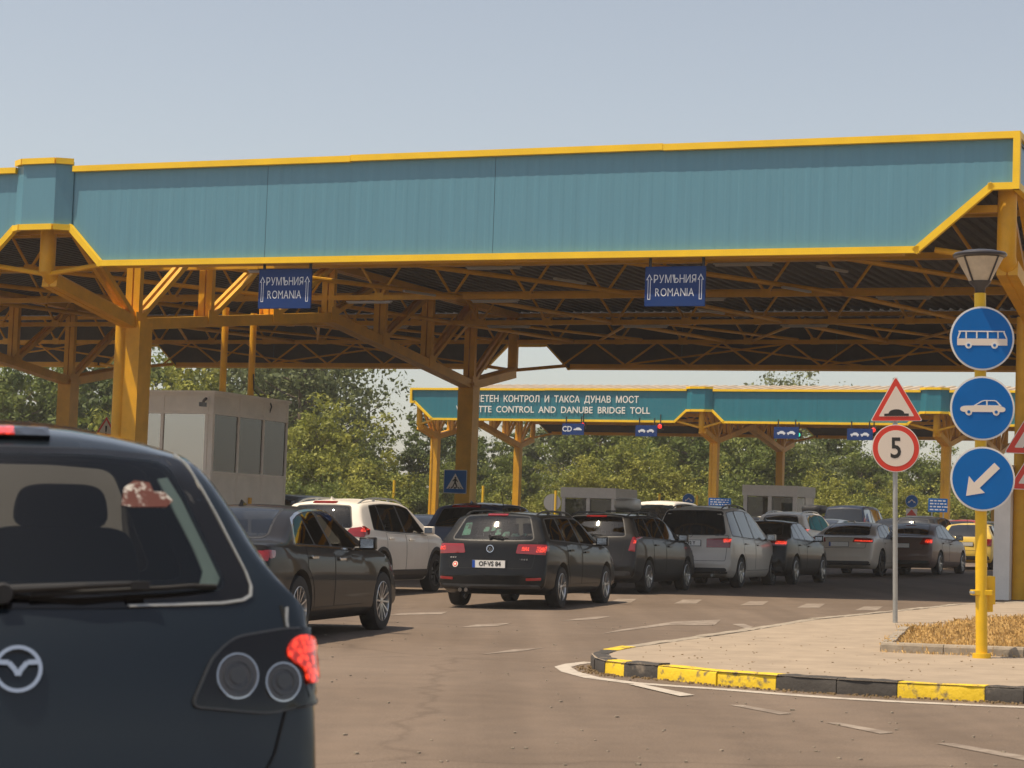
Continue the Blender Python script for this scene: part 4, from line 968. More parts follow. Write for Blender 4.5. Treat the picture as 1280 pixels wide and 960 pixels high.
class Car:
    def __init__(s, style, paint_, **k):
        S = dict(STY[style]); s.style = style; s.paint = paint_
        L = k.get("L", S["L"]); H = k.get("H", S["H"]); W = k.get("W", S["W"]); fy, fz = (1.0, 1.0) if k.get("noscale") else (L / S["L"], H / S["H"])
        s.L, s.H, s.W = L, H, W; s.r = k.get("r", S["r"]); s.cl = S["cl"]; s.tum = k.get("tum", S["tum"])
        s.ax = k.get("ax", S["ax"] * fy); s.wb = k.get("wb", S["wb"] * fy)
        s.top = smooth_prof([(y * fy, z * fz) for y, z in k.get("top", S["top"])]); s.belt = [(y * fy, z * fz) for y, z in k.get("belt", S["belt"])]
        s.win = [tuple(v * fy for v in q) for q in k.get("win", S["win"])]; s.rail = S["rail"] * fz
        a, b_, c, d = k.get("rwin", S["rwin"]); s.rwin = (a * fz, b_ * fz, c, d) if k.get("noscale") else (a * fz, b_ * fz, c * W / S["W"], d * W / S["W"])
        a, b_, c, d = S["fwin"]; fz = H / S["H"]; s.fwin = (a * fz, b_ * fz, c * W / S["W"], d * W / S["W"])
        s.doors = [tuple(v * fy for v in q) for q in k.get("doors", S["doors"])]
        s.bow = k.get("bow", .16); s.k = k; s.body_mesh()
    def section(s, y):
        zt = lerp_list(s.top, y); be = lerp_list(s.belt, y); e = (y - s.L / 2) / (s.L / 2)
        hw = s.W / 2 * (1 - .055 * abs(e) ** 5); d = min(y, s.L - y)
        zb = s.cl + .10 * max(0, 1 - d / .5) ** 2
        if d < .05: q = (1 - d / .05) ** 2; hw -= .03 * q; zb += .03 * q
        b = min(be, zt - .05); gh = zt - b; c5 = hw - .028 - .02 * min(1, gh / .2)
        xr = c5 - s.tum * max(0, gh - .05) - .03; cr = s.k.get("crown", .045) * min(1, gh / .3) + .012; zr = zt - cr
        f = lambda t: zb + (b - zb) * t
        P = [(0, zb), (hw * .88, zb), (hw - .025, f(.14)), (hw, f(.52)), (hw - .008, f(.86)), (c5, b), (xr, zr)]
        roof = [(xr * t, zr + cr * (1 - t * t)) for t in (.86, .68, .5, .32, .16, 0)]
        rad = [0, .05, .07, .22, .08, .025, s.k.get("rail_r", .07)]; out = [P[0], (hw * .45, zb)]; Q = P + roof
        for i in range(1, 7):
            p, a, c = Vector(Q[i]), Vector(Q[i - 1]), Vector(Q[i + 1]); da, dc = a - p, c - p; ra = min(rad[i], da.length * .45); rc = min(rad[i], dc.length * .45)
            pa = p + da.normalized() * ra; pc = p + dc.normalized() * rc
            for t in (0, .33, .67, 1): out.append(tuple(pa * (1 - t) ** 2 + p * 2 * t * (1 - t) + pc * t * t))
            if i in (2, 3, 4, 5): m = (pc + (Vector(Q[i + 1]) + (p - Vector(Q[i + 1])).normalized() * min(rad[min(i + 1, 6)], dc.length * .45))) / 2; out.append(tuple(m))
        return out + roof
    def warp(s, x, y):
        a = abs(x) / (s.W / 2); t = max(0, 1 - y / .95); u = max(0, 1 - (s.L - y) / 1.1)
        return y + s.bow * a ** 2.4 * t * t * (3 - 2 * t) - s.bow * 1.6 * a ** 2.4 * u * u * (3 - 2 * u)
    def body_mesh(s):
        ys = [0, .012, .03]
        for y, z in s.top:
            if y - ys[-1] > .004: ys.append(y)
        if s.L - ys[-1] < .001: ys = ys[:-1]
        ys = [y for y in ys if y < s.L - .035] + [s.L - .03, s.L - .012, s.L]
        full = [ys[0]]
        for y in ys[1:]:
            n = max(1, math.ceil((y - full[-1]) / .10)); a = full[-1]
            full += [a + (y - a) * k / n for k in range(1, n + 1)]
        V = []; F = []; N = None
        for y in full:
            h = s.section(y); N = len(h); ring = h + [(-x, z) for x, z in h[-2:0:-1]]
            for x, z in ring: V.append((x, s.warp(x, y), z))
        m = 2 * N - 2
        for i in range(len(full) - 1):
            for k in range(m): F.append((i * m + k, i * m + (k + 1) % m, (i + 1) * m + (k + 1) % m, (i + 1) * m + k))
        for st, y in ((0, full[0]), ((len(full) - 1) * m, full[-1])):
            h = s.section(y); rows = []
            for k in range(1, N - 1):
                x, z = h[k]; row = [st + (m - k)]
                for j in range(1, 8):
                    xx = -x + 2 * x * j / 8; V.append((xx, s.warp(xx, y), z)); row.append(len(V) - 1)
                row.append(st + k); rows.append(row)
            for a, b_ in zip(rows, rows[1:]):
                for j in range(8): F.append((a[j], a[j + 1], b_[j + 1], b_[j]))
            for j in range(8): F.append((st, rows[0][j + 1], rows[0][j])); F.append((st + N - 1, rows[-1][j], rows[-1][j + 1]))
        F = [t for f in F for t in ([f] if len(f) == 3 else [(f[0], f[1], f[2]), (f[0], f[2], f[3])])]
        s.V, s.F = V, F; s.bvh = BVHTree.FromPolygons([Vector(v) for v in V], F)
    def hit(s, a, b_, view):
        o, d = {"R": ((3, a, b_), (-1, 0, 0)), "L": ((-3, a, b_), (1, 0, 0)), "B": ((a, -2, b_), (0, 1, 0)), "F": ((a, s.L + 2, b_), (0, -1, 0)), "T": ((a, b_, 4), (0, 0, -1))}[view]
        loc, n, _, _ = s.bvh.ray_cast(Vector(o), Vector(d))
        if loc is None: return None, None
        if n.dot(Vector(d)) > 0: n = -n
        return loc, n
    def patch(s, mb, outer, view, mt, off=.004, holes=(), sp=.06, depth=.012):
        if view == "B" and mt.startswith("lens"): lm = s.k.get("clamp", .93) * s.W / 2; outer = [(max(-lm, min(lm, a)), b_) for a, b_ in outer]
        outer = densify(outer, .06); holes = [densify(h, .06) for h in holes]; pts = [Vector(p) for p in outer]; E = [(i, (i + 1) % len(outer)) for i in range(len(outer))]
        for h in holes:
            o = len(pts); pts += [Vector(p) for p in h]; E += [(o + i, o + (i + 1) % len(h)) for i in range(len(h))]
        xs = [p[0] for p in outer]; ys = [p[1] for p in outer]; x = min(xs) + sp * .5; bnd = [Vector(p) for p in pts]
        while x < max(xs):
            y = min(ys) + sp * .5
            while y < max(ys):
                if in_poly(x, y, outer) and not any(in_poly(x, y, h) for h in holes):
                    v = Vector((x, y))
                    if min((v - q).length_squared for q in bnd) > (sp * .35) ** 2: pts.append(v)
                y += sp
            x += sp
        cv, ce, cf, *_ = delaunay_2d_cdt(pts, E, [], 0, 1e-6)
        keep = []
        for f in cf:
            cx = sum(cv[i].x for i in f) / 3; cy = sum(cv[i].y for i in f) / 3
            if in_poly(cx, cy, outer) and not any(in_poly(cx, cy, h) for h in holes): keep.append(list(f))
        H = [s.hit(p.x, p.y, view) for p in cv]
        if view in "RL" and mt.startswith("lens"): H = [h if h[0] is not None and abs(h[0].x) > .86 * s.W / 2 else (None, None) for h in H]
        ids = {}; vs = []
        keep = [f for f in keep if all(H[i][0] is not None for i in f)]
        for f in keep:
            for i in f:
                if i not in ids: ids[i] = len(ids); vs.append(H[i][0] + H[i][1] * off)
        n = len(vs); inv = sorted(ids, key=ids.get); vs += [H[i][0] - H[i][1] * depth for i in inv]
        fs = [tuple(ids[i] for i in f) for f in keep]; cnt = {}
        for f in fs:
            for a, b_ in ((f[0], f[1]), (f[1], f[2]), (f[2], f[0])):
                cnt.setdefault((min(a, b_), max(a, b_)), []).append((a, b_))
        for e, l in cnt.items():
            if len(l) == 1: a, b_ = l[0]; fs.append((b_, a, a + n, b_ + n))
        mb.add(vs, fs, mt)
    def win_poly(s, q, shrink=0.0):
        b0, t0, t1, b1 = q; zl = lambda y: lerp_list(s.belt, y) + .03; zh = lambda y: lerp_list(s.top, y) - s.rail
        n = 6; bot = [(b0 + (b1 - b0) * k / n, zl(b0 + (b1 - b0) * k / n)) for k in range(n + 1)]
        topl = [(t1 + (t0 - t1) * k / n, max(zl(t1) + .02, zh(t1 + (t0 - t1) * k / n))) for k in range(n + 1)]
        return bot + topl
    def rear_poly(s, q): a, b_, c, d = q; return rp([(-c, a), (-c * .5, a - .008), (c * .5, a - .008), (c, a), (d, b_), (d * .5, b_ + .015), (-d * .5, b_ + .015), (-d, b_)], .05)
    def cut(s, parent, prisms, wheels):
        b = MB(); b.add(s.V, s.F, s.paint); b.mi("interior"); body = b.build("body", None)
        cm = MB(); cm.mi(s.paint); Mx = Matrix.Rotation(R(90), 4, 'Y')
        cut_objs = []
        for yw in (s.ax, s.ax + s.wb):
            for sg in (-1, 1):
                c = MB(); c.mi(s.paint); Rr = s.r + .055
                c.tube([(sg * (s.W / 2 - .30), yw, s.r + .012), (sg * (s.W / 2 + .3), yw, s.r + .012)], Rr, "interior", 40); cut_objs.append(c.build("c"))
        for poly, view, r0, r1 in prisms:
            c = MB(); c.mi(s.paint)
            if view == "X": c.prism(poly, (0, 0, 0), (0, 1, 0), (0, 0, 1), r1, "interior", r0)
            else: c.prism(poly, (0, 0, 0), (1, 0, 0), (0, 0, 1), -r0, "interior", -r1)
            cut_objs.append(c.build("c"))
        for c in cut_objs:
            mo = body.modifiers.new("b", 'BOOLEAN'); mo.object = c; mo.operation = 'DIFFERENCE'; mo.solver = 'EXACT'
        bpy.context.view_layer.update(); dg = bpy.context.evaluated_depsgraph_get(); me = bpy.data.meshes.new_from_object(body.evaluated_get(dg))
        body.modifiers.clear(); old = body.data
        if len(me.polygons) > 100: body.data = me
        me.name = "body"
        for c in cut_objs: d = c.data; bpy.data.objects.remove(c); bpy.data.meshes.remove(d)
        me = body.data; me.polygons.foreach_set("use_smooth", [True] * len(me.polygons)); me.set_sharp_from_angle(angle=R(32)); body.parent = parent; s.body = body; return body
    def extend_body(s, mb):
        """add flush trim geometry (seams) to the body mesh itself"""
        me = s.body.data; bm = bmesh.new(); bm.from_mesh(me); base = len(me.materials); names = [m.name for m in me.materials]; remap = {}
        for i, mt in enumerate(mb.mats):
            if mt in names: remap[i] = names.index(mt)
            else: me.materials.append(M[mt]); names.append(mt); remap[i] = len(names) - 1
        vs = [bm.verts.new(v) for v in mb.v]
        for f, k in zip(mb.f, mb.m):
            try: fc = bm.faces.new([vs[i] for i in f]); fc.material_index = remap[k]
            except ValueError: pass
        bm.to_mesh(me); bm.free()

def make_car(style, paint_, px, s, heading, label, cat="car", group="cars queueing at the crossing", anchor="RR", near_=True, **k):
    c = Car(style, paint_, **k)
    hd = R(heading); fwd = Vector((math.sin(hd), math.cos(hd), 0)); rt = Vector((math.cos(hd), -math.sin(hd), 0))
    gp = col_at(px, FPX / s); ao = {"RR": (c.W / 2 - .1, c.ax), "RL": (-c.W / 2 + .1, c.ax), "C": (0, 0), "FR": (c.W / 2 - .1, c.ax + c.wb), "RC": (c.W / 2 - .12, .1)}[anchor]
    org = gp - rt * ao[0] - fwd * ao[1]; org.z = gz(*(org + fwd * c.L / 2)[:2]) + k.get("dz", 0)
    root = empty(k.get("name", "parked_car"), org, label, cat, group, rot=(0, -math.atan(.021) * math.cos(hd), -hd))
    c.root = root
    side = [rp(c.win_poly(q), k.get("wr", .035)) for q in c.win]; rw = c.rear_poly(c.rwin); fw = c.rear_poly(c.fwin)
    prisms = []
    if near_:
        prisms = [(q, "X", -3, 3) for q in side]
        if k.get("cut_rear", True): prisms.append((rw, "Y", -1, c.L * .52))
        prisms.append((fw, "Y", c.L * .48, c.L + 1))
    c.cut(root, prisms, True)
    dark = k.get("side_glass", "tint_glass") if near_ else "blind_glass"
    rear_gl = k.get("rear_glass", "dark_glass") if near_ else "blind_glass"
    seam = MB()
    # black pillars and window surround
    allw = [p for q in side for p in q]
    y0, y1 = c.win[0][0] - .03, c.win[-1][3] + .05
    sur = rp(c.win_poly((y0, c.win[0][1] - .03, c.win[-1][2] + .03, y1)), .05)
    sur = [(p[0], p[1] + (.018 if p[1] > lerp_list(c.belt, p[0]) + .1 else -.018)) for p in sur]
    for v in "RL":
        c.patch(seam, sur, v, k.get("surround", "black_plastic"), .0025, holes=side if near_ else ())
        for q in side:
            m = MB(); c.patch(m, q, v, dark, .0045 if near_ else .0055, depth=.0); m.build("side_window", root, smooth=30)
        if k.get("chrome"):
            m = MB(); c.patch(m, inset(sur, -.012), v, "chrome", .008, holes=[inset(sur, .008)]); m.build("window_trim", root)
    m = MB(); c.patch(m, rw, "B", rear_gl, .0045, depth=.0); rwo = m.build("rear_window", root, smooth=30)
    c.patch(seam, inset(rw, -.02), "B", "black_plastic", .002, holes=[inset(rw, .005)])
    m = MB(); c.patch(m, fw, "F", "clear_glass" if near_ else "blind_glass", .0045, depth=.0); m.build("windscreen", root, smooth=30)
    # doors
    if k.get("doors_on", True):
        for (d0, d1) in c.doors:
            for v in "RL":
                zb_ = c.cl + .16; P = [(d0, zb_), (d1, zb_)] + [(d1 - (d1 - d0) * j / 5, lerp_list(c.belt, d1 - (d1 - d0) * j / 5) - .005) for j in range(6)]
                P = densify(P, .05); Q = []
                for y, z in P:
                    for yw in (c.ax, c.ax + c.wb):
                        dx, dz_ = y - yw, z - c.r; rr_ = math.hypot(dx, dz_); lim = c.r + .13
                        if rr_ < lim: y, z = yw + dx / rr_ * lim, c.r + dz_ / rr_ * lim
                    Q.append((y, z))
                c.patch(seam, inset(Q, -.004), v, "gap_black", .0015, holes=[inset(Q, .006)])
                m = MB(); c.patch(m, inset(Q, .005), v, c.paint, .003, sp=.09); d = m.build("door", root, smooth=30)
                hy = d0 + (d1 - d0) * (.16 if True else .8); hz = lerp_list(c.belt, hy) - k.get("hdl", .11); loc, n = c.hit(hy, hz, v)
                if loc is not None and near_:
                    m = MB(); sg = 1 if v == "R" else -1; m.box(loc + Vector((sg * .022, .04, 0)), (.02, .21, .03), "chrome" if k.get("chrome") else c.paint); m.box(loc + Vector((sg * .008, .13, 0)), (.03, .03, .022), "black_plastic"); m.box(loc + Vector((sg * .008, -.05, 0)), (.03, .03, .022), "black_plastic"); m.build("door_handle", d, bevel=.006)
    # boot / tailgate seam
    for P in k.get("seams", []): c.patch(seam, P, "B", "gap_black", .0015, holes=[inset(P, .008)])
    # sills and lower bumper in plastic
    if k.get("cladding"):
        for v in "RL":
            P = [(c.ax + c.r + .14, c.cl + .02), (c.ax + c.wb - c.r - .14, c.cl + .02), (c.ax + c.wb - c.r - .10, c.cl + .20), (c.ax + c.r + .10, c.cl + .20)]; c.patch(seam, P, v, "black_plastic", .008)
            for yw in (c.ax, c.ax + c.wb):
                ro, ri = c.r + .115, c.r + .058; A = [R(-8 + 196 * j / 20) for j in range(21)]
                c.patch(seam, [(yw + ro * math.cos(a), c.r + .012 + ro * math.sin(a)) for a in A] + [(yw + ri * math.cos(a), c.r + .012 + ri * math.sin(a)) for a in reversed(A)], v, "black_plastic", .010)
    lowz = k.get("lowb", .40)
    if k.get("low_black", True):
        m = MB(); w_ = c.W / 2 - .10; c.patch(m, rp([(-w_, c.cl + .10), (w_, c.cl + .10), (w_ - .03, lowz), (-w_ + .03, lowz)], .04), "B", "black_plastic", .006); m.build("bumper_trim", root, smooth=30)
    # tail lamps
    for sg, nm in ((1, "R"), (-1, "L")):
        m = MB()
        for (poly, mt) in k.get("lamps", []): c.patch(m, [(sg * x, z) for x, z in poly], "B", mt, .010 if mt not in ("lens_lit",) else .014, sp=.03)
        for (poly, mt) in k.get("lamps_side", []): c.patch(m, poly, nm, mt, .010, sp=.03)
        for (poly, mt) in k.get("lit" + nm, []): c.patch(m, [(sg * x, z) for x, z in poly], "B", mt, k.get("lit_off", .014), sp=.018)
        if m.f: m.build("tail_light", root, smooth=30)
        m = MB()
        for poly in k.get("reflectors", []): c.patch(m, [(sg * x, z) for x, z in poly], "B", "lens_red", .010, sp=.03)
        if m.f: m.build("reflector", root, smooth=30)
        hp = k.get("head", True)
        if hp:
            m = MB(); yh = c.L - .42; zb_ = lerp_list(c.top, yh) - .24
            c.patch(m, rp([(yh - .12, zb_ + .06), (yh + .22, zb_ - .04), (yh + .22, zb_ + .08), (yh - .05, zb_ + .14)], .02), nm, "lens_clear", .006, sp=.04); m.build("headlight", root, smooth=30)
    if k.get("brake"):
        x, z0, z1 = k["brake"]; m = MB(); c.patch(m, [(-x, z0), (x, z0), (x, z1), (-x, z1)], "B", k.get("brake_mt", "lens_red"), .016, sp=.04); m.build("high_brake_light", root)
    # number plate
    if k.get("plate") is not None:
        pxx, z, txt = k["plate"]; loc, n = c.hit(pxx, z, "B"); O = Vector((pxx, loc.y - .018, z)); m = MB(); m.box(O + Vector((0, .012, 0)), (.54, .02, .13), "black_plastic"); m.box(O, (.52, .012, .112), "plate_white")
        m.box(O + Vector((-.238, -.005, 0)), (.042, .008, .110), "plate_blue")
        if txt: put_text(m, txt, .098, O + Vector((.02, -.0065, 0)), ex, ez, .002, "sign_black", bold=.003, sx=.92)
        m.build("number_plate", root)
    # mirrors
    if k.get("mirrors", True):
        ym = c.win[-1][3] - .18
        for sg in (-1, 1):
            z = lerp_list(c.belt, ym) + .075; loc, n = c.hit(ym, z - .10, "R"); x = loc.x
            m = MB(); m.box((sg * (x + .135), ym + .0, z + .01), (.20, .095, .145), k.get("mirror_mt", c.paint)); m.box((sg * (x + .02), ym + .02, z - .045), (.12, .06, .035), "black_plastic"); mo = m.build("mirror", root, smooth=60, bevel=.035)
            m = MB(); m.box((sg * (x + .135), ym - .049, z + .01), (.155, .006, .10), "chrome"); m.build("mirror_glass", mo)
    # roof rails
    if k.get("rails"):
        for sg in (-1, 1):
            pts = []
            for j in range(13):
                y = c.L * .13 + (c.L * .60 - c.L * .13) * j / 12; h = c.section(y); xr = h[-7][0] - .05; loc, n = c.hit(sg * xr, y, "T"); e = min(j, 12 - j)
                pts.append(loc + Vector((0, 0, .0 if e == 0 else .05 if e > 1 else .035)))
            m = MB(); m.tube(pts, .016, k["rails"], 8)
            for j in (0, 4, 8, 12): m.box(pts[j] - Vector((0, 0, .025)), (.03, .07, .05), k["rails"])
            m.build("roof_rail", root, smooth=50)
    if k.get("wiper"):
        z = c.rwin[0] + .02; a = k["wiper"]; P = []
        for j in range(9):
            x = a[0] + (a[1] - a[0]) * j / 8; zz = a[2] + (a[3] - a[2]) * j / 8; loc, n = c.hit(x, zz, "B"); P.append(loc + n * (.03 if 0 < j < 8 else .02))
        m = MB(); Q = [p + Vector((0, -.016, .006)) for p in P]; m.tube([P[0] + Vector((0, 0, .01)), Q[3], Q[5]], .013, "black_plastic", 8, r2=.006); m.tube([P[1] - Vector((0, 0, .012))] + [p - Vector((0, 0, .012)) for p in P[2:]], .007, "rubber", 6); m.box(Q[5] - Vector((0, 0, .006)), (.05, .02, .022), "black_plastic"); m.lathe([(.0, .03), (.025, .03), (.03, 0)], "black_plastic", Matrix.Translation(P[0]) @ Matrix.Rotation(R(90), 4, 'X'), 12); m.build("wiper", root)
    if k.get("antenna"):
        loc, n = c.hit(0, c.L * .17 if style != "sedan" else c.L * .36, "T"); m = MB()
        if k["antenna"] == "fin": m.add([loc + Vector(v) for v in [(-.03, -.07, -.01), (.03, -.07, -.01), (.03, .10, -.01), (-.03, .10, -.01), (0, -.06, .065), (0, .0, .05)]], [(0, 1, 4), (1, 2, 5, 4), (2, 3, 5), (3, 0, 4, 5)], c.paint)
        else: m.tube([loc, loc + Vector((0, -.18, .32))], .006, "black_plastic", 6)
        m.build("antenna", root)
    if k.get("emblem"):
        z, rad = k["emblem"][:2]; loc, n = c.hit(0, z, "B"); ay = Vector((0, n.z, -n.y)).normalized(); m = MB(); m.ring(circ(rad, 28), circ(rad * .84, 28), loc + n * .008, ex, ay, .006, "chrome", -.02)
        if k["emblem"][2] == "vw":
            q = rad * .86
            for A, B_ in (((-.42, .72), (-.16, .06)), ((.42, .72), (.16, .06)), ((-.16, .06), (0, .42)), ((.16, .06), (0, .42)), ((-.78, .42), (-.36, -.72)), ((.78, .42), (.36, -.72)), ((-.36, -.72), (0, .0)), ((.36, -.72), (0, .0))):
                m.bar(loc + Vector((A[0] * q, -.015, A[1] * q)), loc + Vector((B_[0] * q, -.015, B_[1] * q)), q * .15, .008, "chrome", up=(0, 1, 0))
        m.build("emblem", root)
    for t in k.get("badges", []):
        x, z, w_ = t; loc, n = c.hit(x, z, "B"); m = MB(); random.seed(int(z * 1000)); 
        for j in range(4): m.box(loc + Vector((-w_ / 2 + w_ * (j + .5) / 4, -.004, 0)), (w_ / 4 * .7, .008, .022), "chrome")
        m.build("badge", root)
    for (x, z, rad, mt) in k.get("exhaust", []):
        loc, n = c.hit(x, c.cl + .16, "B"); m = MB(); m.tube([(x, loc.y - .02, z), (x, loc.y + .3, z)], rad, mt, 14); m.build("exhaust", root, smooth=40)
    # interior
    if near_ and k.get("seats", True):
        zs = lerp_list(c.belt, c.ax + 1) + .04
        rows = [c.ax + (.45 if style == "sedan" else .10), c.ax + c.wb * .50] + ([c.ax - .28] if style in ("mpv",) and k.get("third", True) else [])
        for yr in rows:
            for sx in (-.36, .36):
                m = MB(); m.box((sx, yr, zs - .10), (.46, .13, .36), "seat_fabric", Matrix.Rotation(R(10), 3, 'X')); m.box((sx, yr - .06, zs + .20), (.25, .085, .15), "seat_fabric", Matrix.Rotation(R(8), 3, 'X')); m.tube([(sx - .06, yr - .06, zs), (sx - .06, yr - .075, zs + .15)], .008, "galv", 6); m.tube([(sx + .06, yr - .06, zs), (sx + .06, yr - .075, zs + .15)], .008, "galv", 6); m.build("seat", root, bevel=.04, smooth=60)
    # wheels
    tme, rme = wheel_mesh(c.r, k.get("spokes", 5), k.get("wstyle", "alloy"))
    for yw in (c.ax, c.ax + c.wb):
        for sg in (-1, 1):
            wo = bpy.data.objects.new("wheel", tme); col.objects.link(wo); wo.parent = root; wo.location = (sg * (c.W / 2 - .118), yw, c.r); wo.rotation_euler = (random.uniform(0, 6), 0, k.get("steer", 0) if yw > c.ax + 1 else 0) if sg > 0 else (random.uniform(0, 6), 0, math.pi)
            ri = bpy.data.objects.new("rim", rme); col.objects.link(ri); ri.parent = wo
    c.extend_body(seam)
    return c
# ---------------------------------------------------------------- the queue
random.seed(11)
def sym(p): return p + [(-x, z) for x, z in reversed(p)]
# big dark people carrier in the foreground
mz_top = [(0, .46), (.012, .56), (.035, .66), (.05, .74), (.065, .84), (.10, .95), (.15, 1.04), (.30, 1.26), (.42, 1.42), (.50, 1.49), (.58, 1.535), (.80, 1.57), (1.6, 1.615), (2.4, 1.59), (2.9, 1.48), (3.35, 1.24), (3.7, 1.04), (3.9, .98), (4.2, .88), (4.42, .74), (4.48, .60), (4.5, .44)]
mz = make_car("mpv", "paint_navy", 12, 483, -16.0, "large dark navy people carrier in the front left corner, seen close from behind", "people carrier", None, anchor="C", name="people_carrier",
  noscale=True, clamp=.975, ax=.95, wb=2.75, L=4.5, W=1.755, H=1.615, top=mz_top, belt=[(0, 1.06), (1.2, 1.02), (3.6, .95), (4.4, .86)], tum=.52, crown=.075, rail_r=.16, bow=.17, r=.315, rwin=(1.10, 1.465, .585, .435), rear_glass="light_glass", cut_rear=True,
  win=[(.50, .66, 1.12, 1.18), (1.24, 1.20, 2.06, 2.12), (2.20, 2.14, 2.66, 3.28)], doors=[(1.20, 2.12), (2.14, 3.36)], seats=False,
  lamps=[(rp([(.46, .795), (.525, .928), (.59, .975), (.741, .996), (.82, .998), (.872, .988), (.876, .815), (.85, .79), (.68, .770)], .03), "lens_smoke")],
  lamps_side=[(rp([(.16, .79), (.42, .86), (.44, .90), (.20, .965)], .02), "lens_smoke")],
  litR=[(rp([(.735, .930), (.752, .965), (.795, .978), (.826, .965), (.840, .925), (.838, .865), (.818, .842), (.795, .850), (.790, .888), (.757, .903)], .02), "lens_lit")],
  litL=[(rp([(.735, .930), (.752, .965), (.795, .978), (.826, .965), (.840, .925), (.838, .865), (.818, .842), (.795, .850), (.790, .888), (.757, .903)], .02), "lens_lit")],
  seams=[], lit_off=.019, low_black=False, wiper=(-.04, .54, 1.085, 1.115), brake=(.10, 1.522, 1.548), brake_mt="lens_smoke", mirrors=True, emblem=(.898, .064, "none"), spokes=5)
def mz_extra(c):
    root = c.root; m = MB()
    for sg in (-1, 1):
        for (x, z, r_, mt) in ((.590, .872, .058, "lens_clear"), (.722, .852, .050, "lens_clear")):
            m = MB(); c.patch(m, [(sg * x + (q[0]), z + q[1]) for q in circ(r_, 24)], "B", mt, .016, sp=.025); c.patch(m, [(sg * x + q[0], z + q[1]) for q in circ(r_ + .0025, 24)], "B", "chrome", .017, holes=[[(sg * x + q[0], z + q[1]) for q in circ(r_ - .001, 24)]], sp=.03); c.patch(m, [(sg * x + q[0], z + q[1]) for q in circ(r_ * .40, 18)], "B", "dark_alloy", .019, sp=.03); c.patch(m, [(sg * x + q[0], z + q[1]) for q in circ(r_ * .72, 20)], "B", "dark_alloy", .018, holes=[[(sg * x + q[0], z + q[1]) for q in circ(r_ * .62, 20)]], sp=.03); m.build("reversing_light", root, smooth=40)
        m = MB(); P = rp([(.46, .795), (.525, .928), (.59, .975), (.741, .996), (.86, .990), (.866, .815), (.84, .79), (.68, .770)], .03); P = [(sg * x, z) for x, z in P]
        c.patch(m, inset(P, -.003), "B", "dark_alloy", .0115, holes=[inset(P, .003)], sp=.03); m.build("lamp_rim", root)
    # black screen border round the clear rear glass, tailgate shut lines
    out = rp([(-.665, 1.075), (-.30, 1.055), (.30, 1.055), (.655, 1.075), (.645, 1.13), (.485, 1.478), (.25, 1.498), (-.25, 1.498), (-.485, 1.478), (-.645, 1.13)], .05)
    m = MB(); c.patch(m, out, "B", "lens_smoke", .003, holes=[c.rear_poly(c.rwin)], sp=.05); m.build("window_border", root, smooth=30)
    m = MB()
    g = [(.745, 1.0), (.742, .97), (.741, .86), (.735, .78), (.70, .66), (.665, .60), (.63, .575), (.55, .56), (-.55, .56)]
    pts = [(.735, 1.06)] + g[:-1]
    for sg in (-1, 1):
        L_ = [(sg * (x - .003), z) for x, z in pts]; R_ = [(sg * (x + .004), z) for x, z in reversed(pts)]; c.patch(m, L_ + R_, "B", "gap_black", .004, sp=.05)
    c.patch(m, [(-.56, .556), (.56, .556), (.56, .566), (-.56, .566)], "B", "gap_black", .004, sp=.05); c.extend_body(m)
    m = MB(); lo_ = inset(out, -.002); keep_ = [p for p in densify(out, .03) if p[0] > .25 or p[0] < -.25]
    for sg in (-1, 1):
        E_ = [(.30, 1.058), (.56, 1.064), (.625, 1.072), (.648, 1.085), (.652, 1.11), (.64, 1.15), (.565, 1.32), (.50, 1.455), (.478, 1.482)]
        c.patch(m, [(sg * x, z) for x, z in E_] + [(sg * (x - .007), z + .006) for x, z in reversed(E_)], "B", "galv", .0075, sp=.03)
    m.build("window_trim", root)
    m = MB(); T_ = [(.435, 1.425), (.47, 1.36), (.53, 1.22), (.565, 1.145), (.55, 1.115)]; c.patch(m, T_ + [(.50, 1.12), (.515, 1.16), (.49, 1.23), (.435, 1.35), (.405, 1.42)], "B", "daylight_pale", -.006, sp=.03, depth=.012); m.build("daylight_strip", root)  # pale strip behind the glass imitates daylight from the quarter window
    m = MB(); Z_ = [(.743, 1.055), (.738, 1.02), (.741, .985)]
    for sg in (-1, 1): c.patch(m, [(sg * (x + .006), z) for x, z in Z_] + [(sg * (x + .014), z) for x, z in reversed(Z_)], "B", "galv", .004, sp=.03)
    m.build("tailgate_highlight", root)  # bright strip drawn as a highlight beside the tailgate gap
    # sticker inside the glass, emblem wings
    m = MB(); c.patch(m, [(.29, 1.335), (.32, 1.33), (.42, 1.332), (.44, 1.35), (.415, 1.375), (.385, 1.375), (.375, 1.40), (.33, 1.405), (.30, 1.385)], "B", "sticker_red", .006, sp=.03, depth=.002); m.build("sticker", root)
    loc, n = c.hit(0, .898, "B"); m = MB(); r_ = .060; pl_ = [(-.88, .30), (-.40, .28), (-.12, -.05), (0, -.30), (.12, -.05), (.40, .28), (.88, .30)]
    ay = Vector((0, n.z, -n.y)).normalized()
    for a, b_ in zip(pl_, pl_[1:]): m.bar(loc + n * .011 + ex * (a[0] * r_) + ay * (a[1] * r_), loc + n * .011 + ex * (b_[0] * r_) + ay * (b_[1] * r_), r_ * .22, .01, "chrome", up=tuple(n))
    m.build("emblem", root)
    m = MB(); loc, n = c.hit(-.07, 1.53, "B"); c.patch(m, [(-.055, 1.524), (.0, 1.524), (.0, 1.546), (-.055, 1.546)], "B", "lens_lit", .019, sp=.03); m.build("high_brake_light", root)
    m = MB()
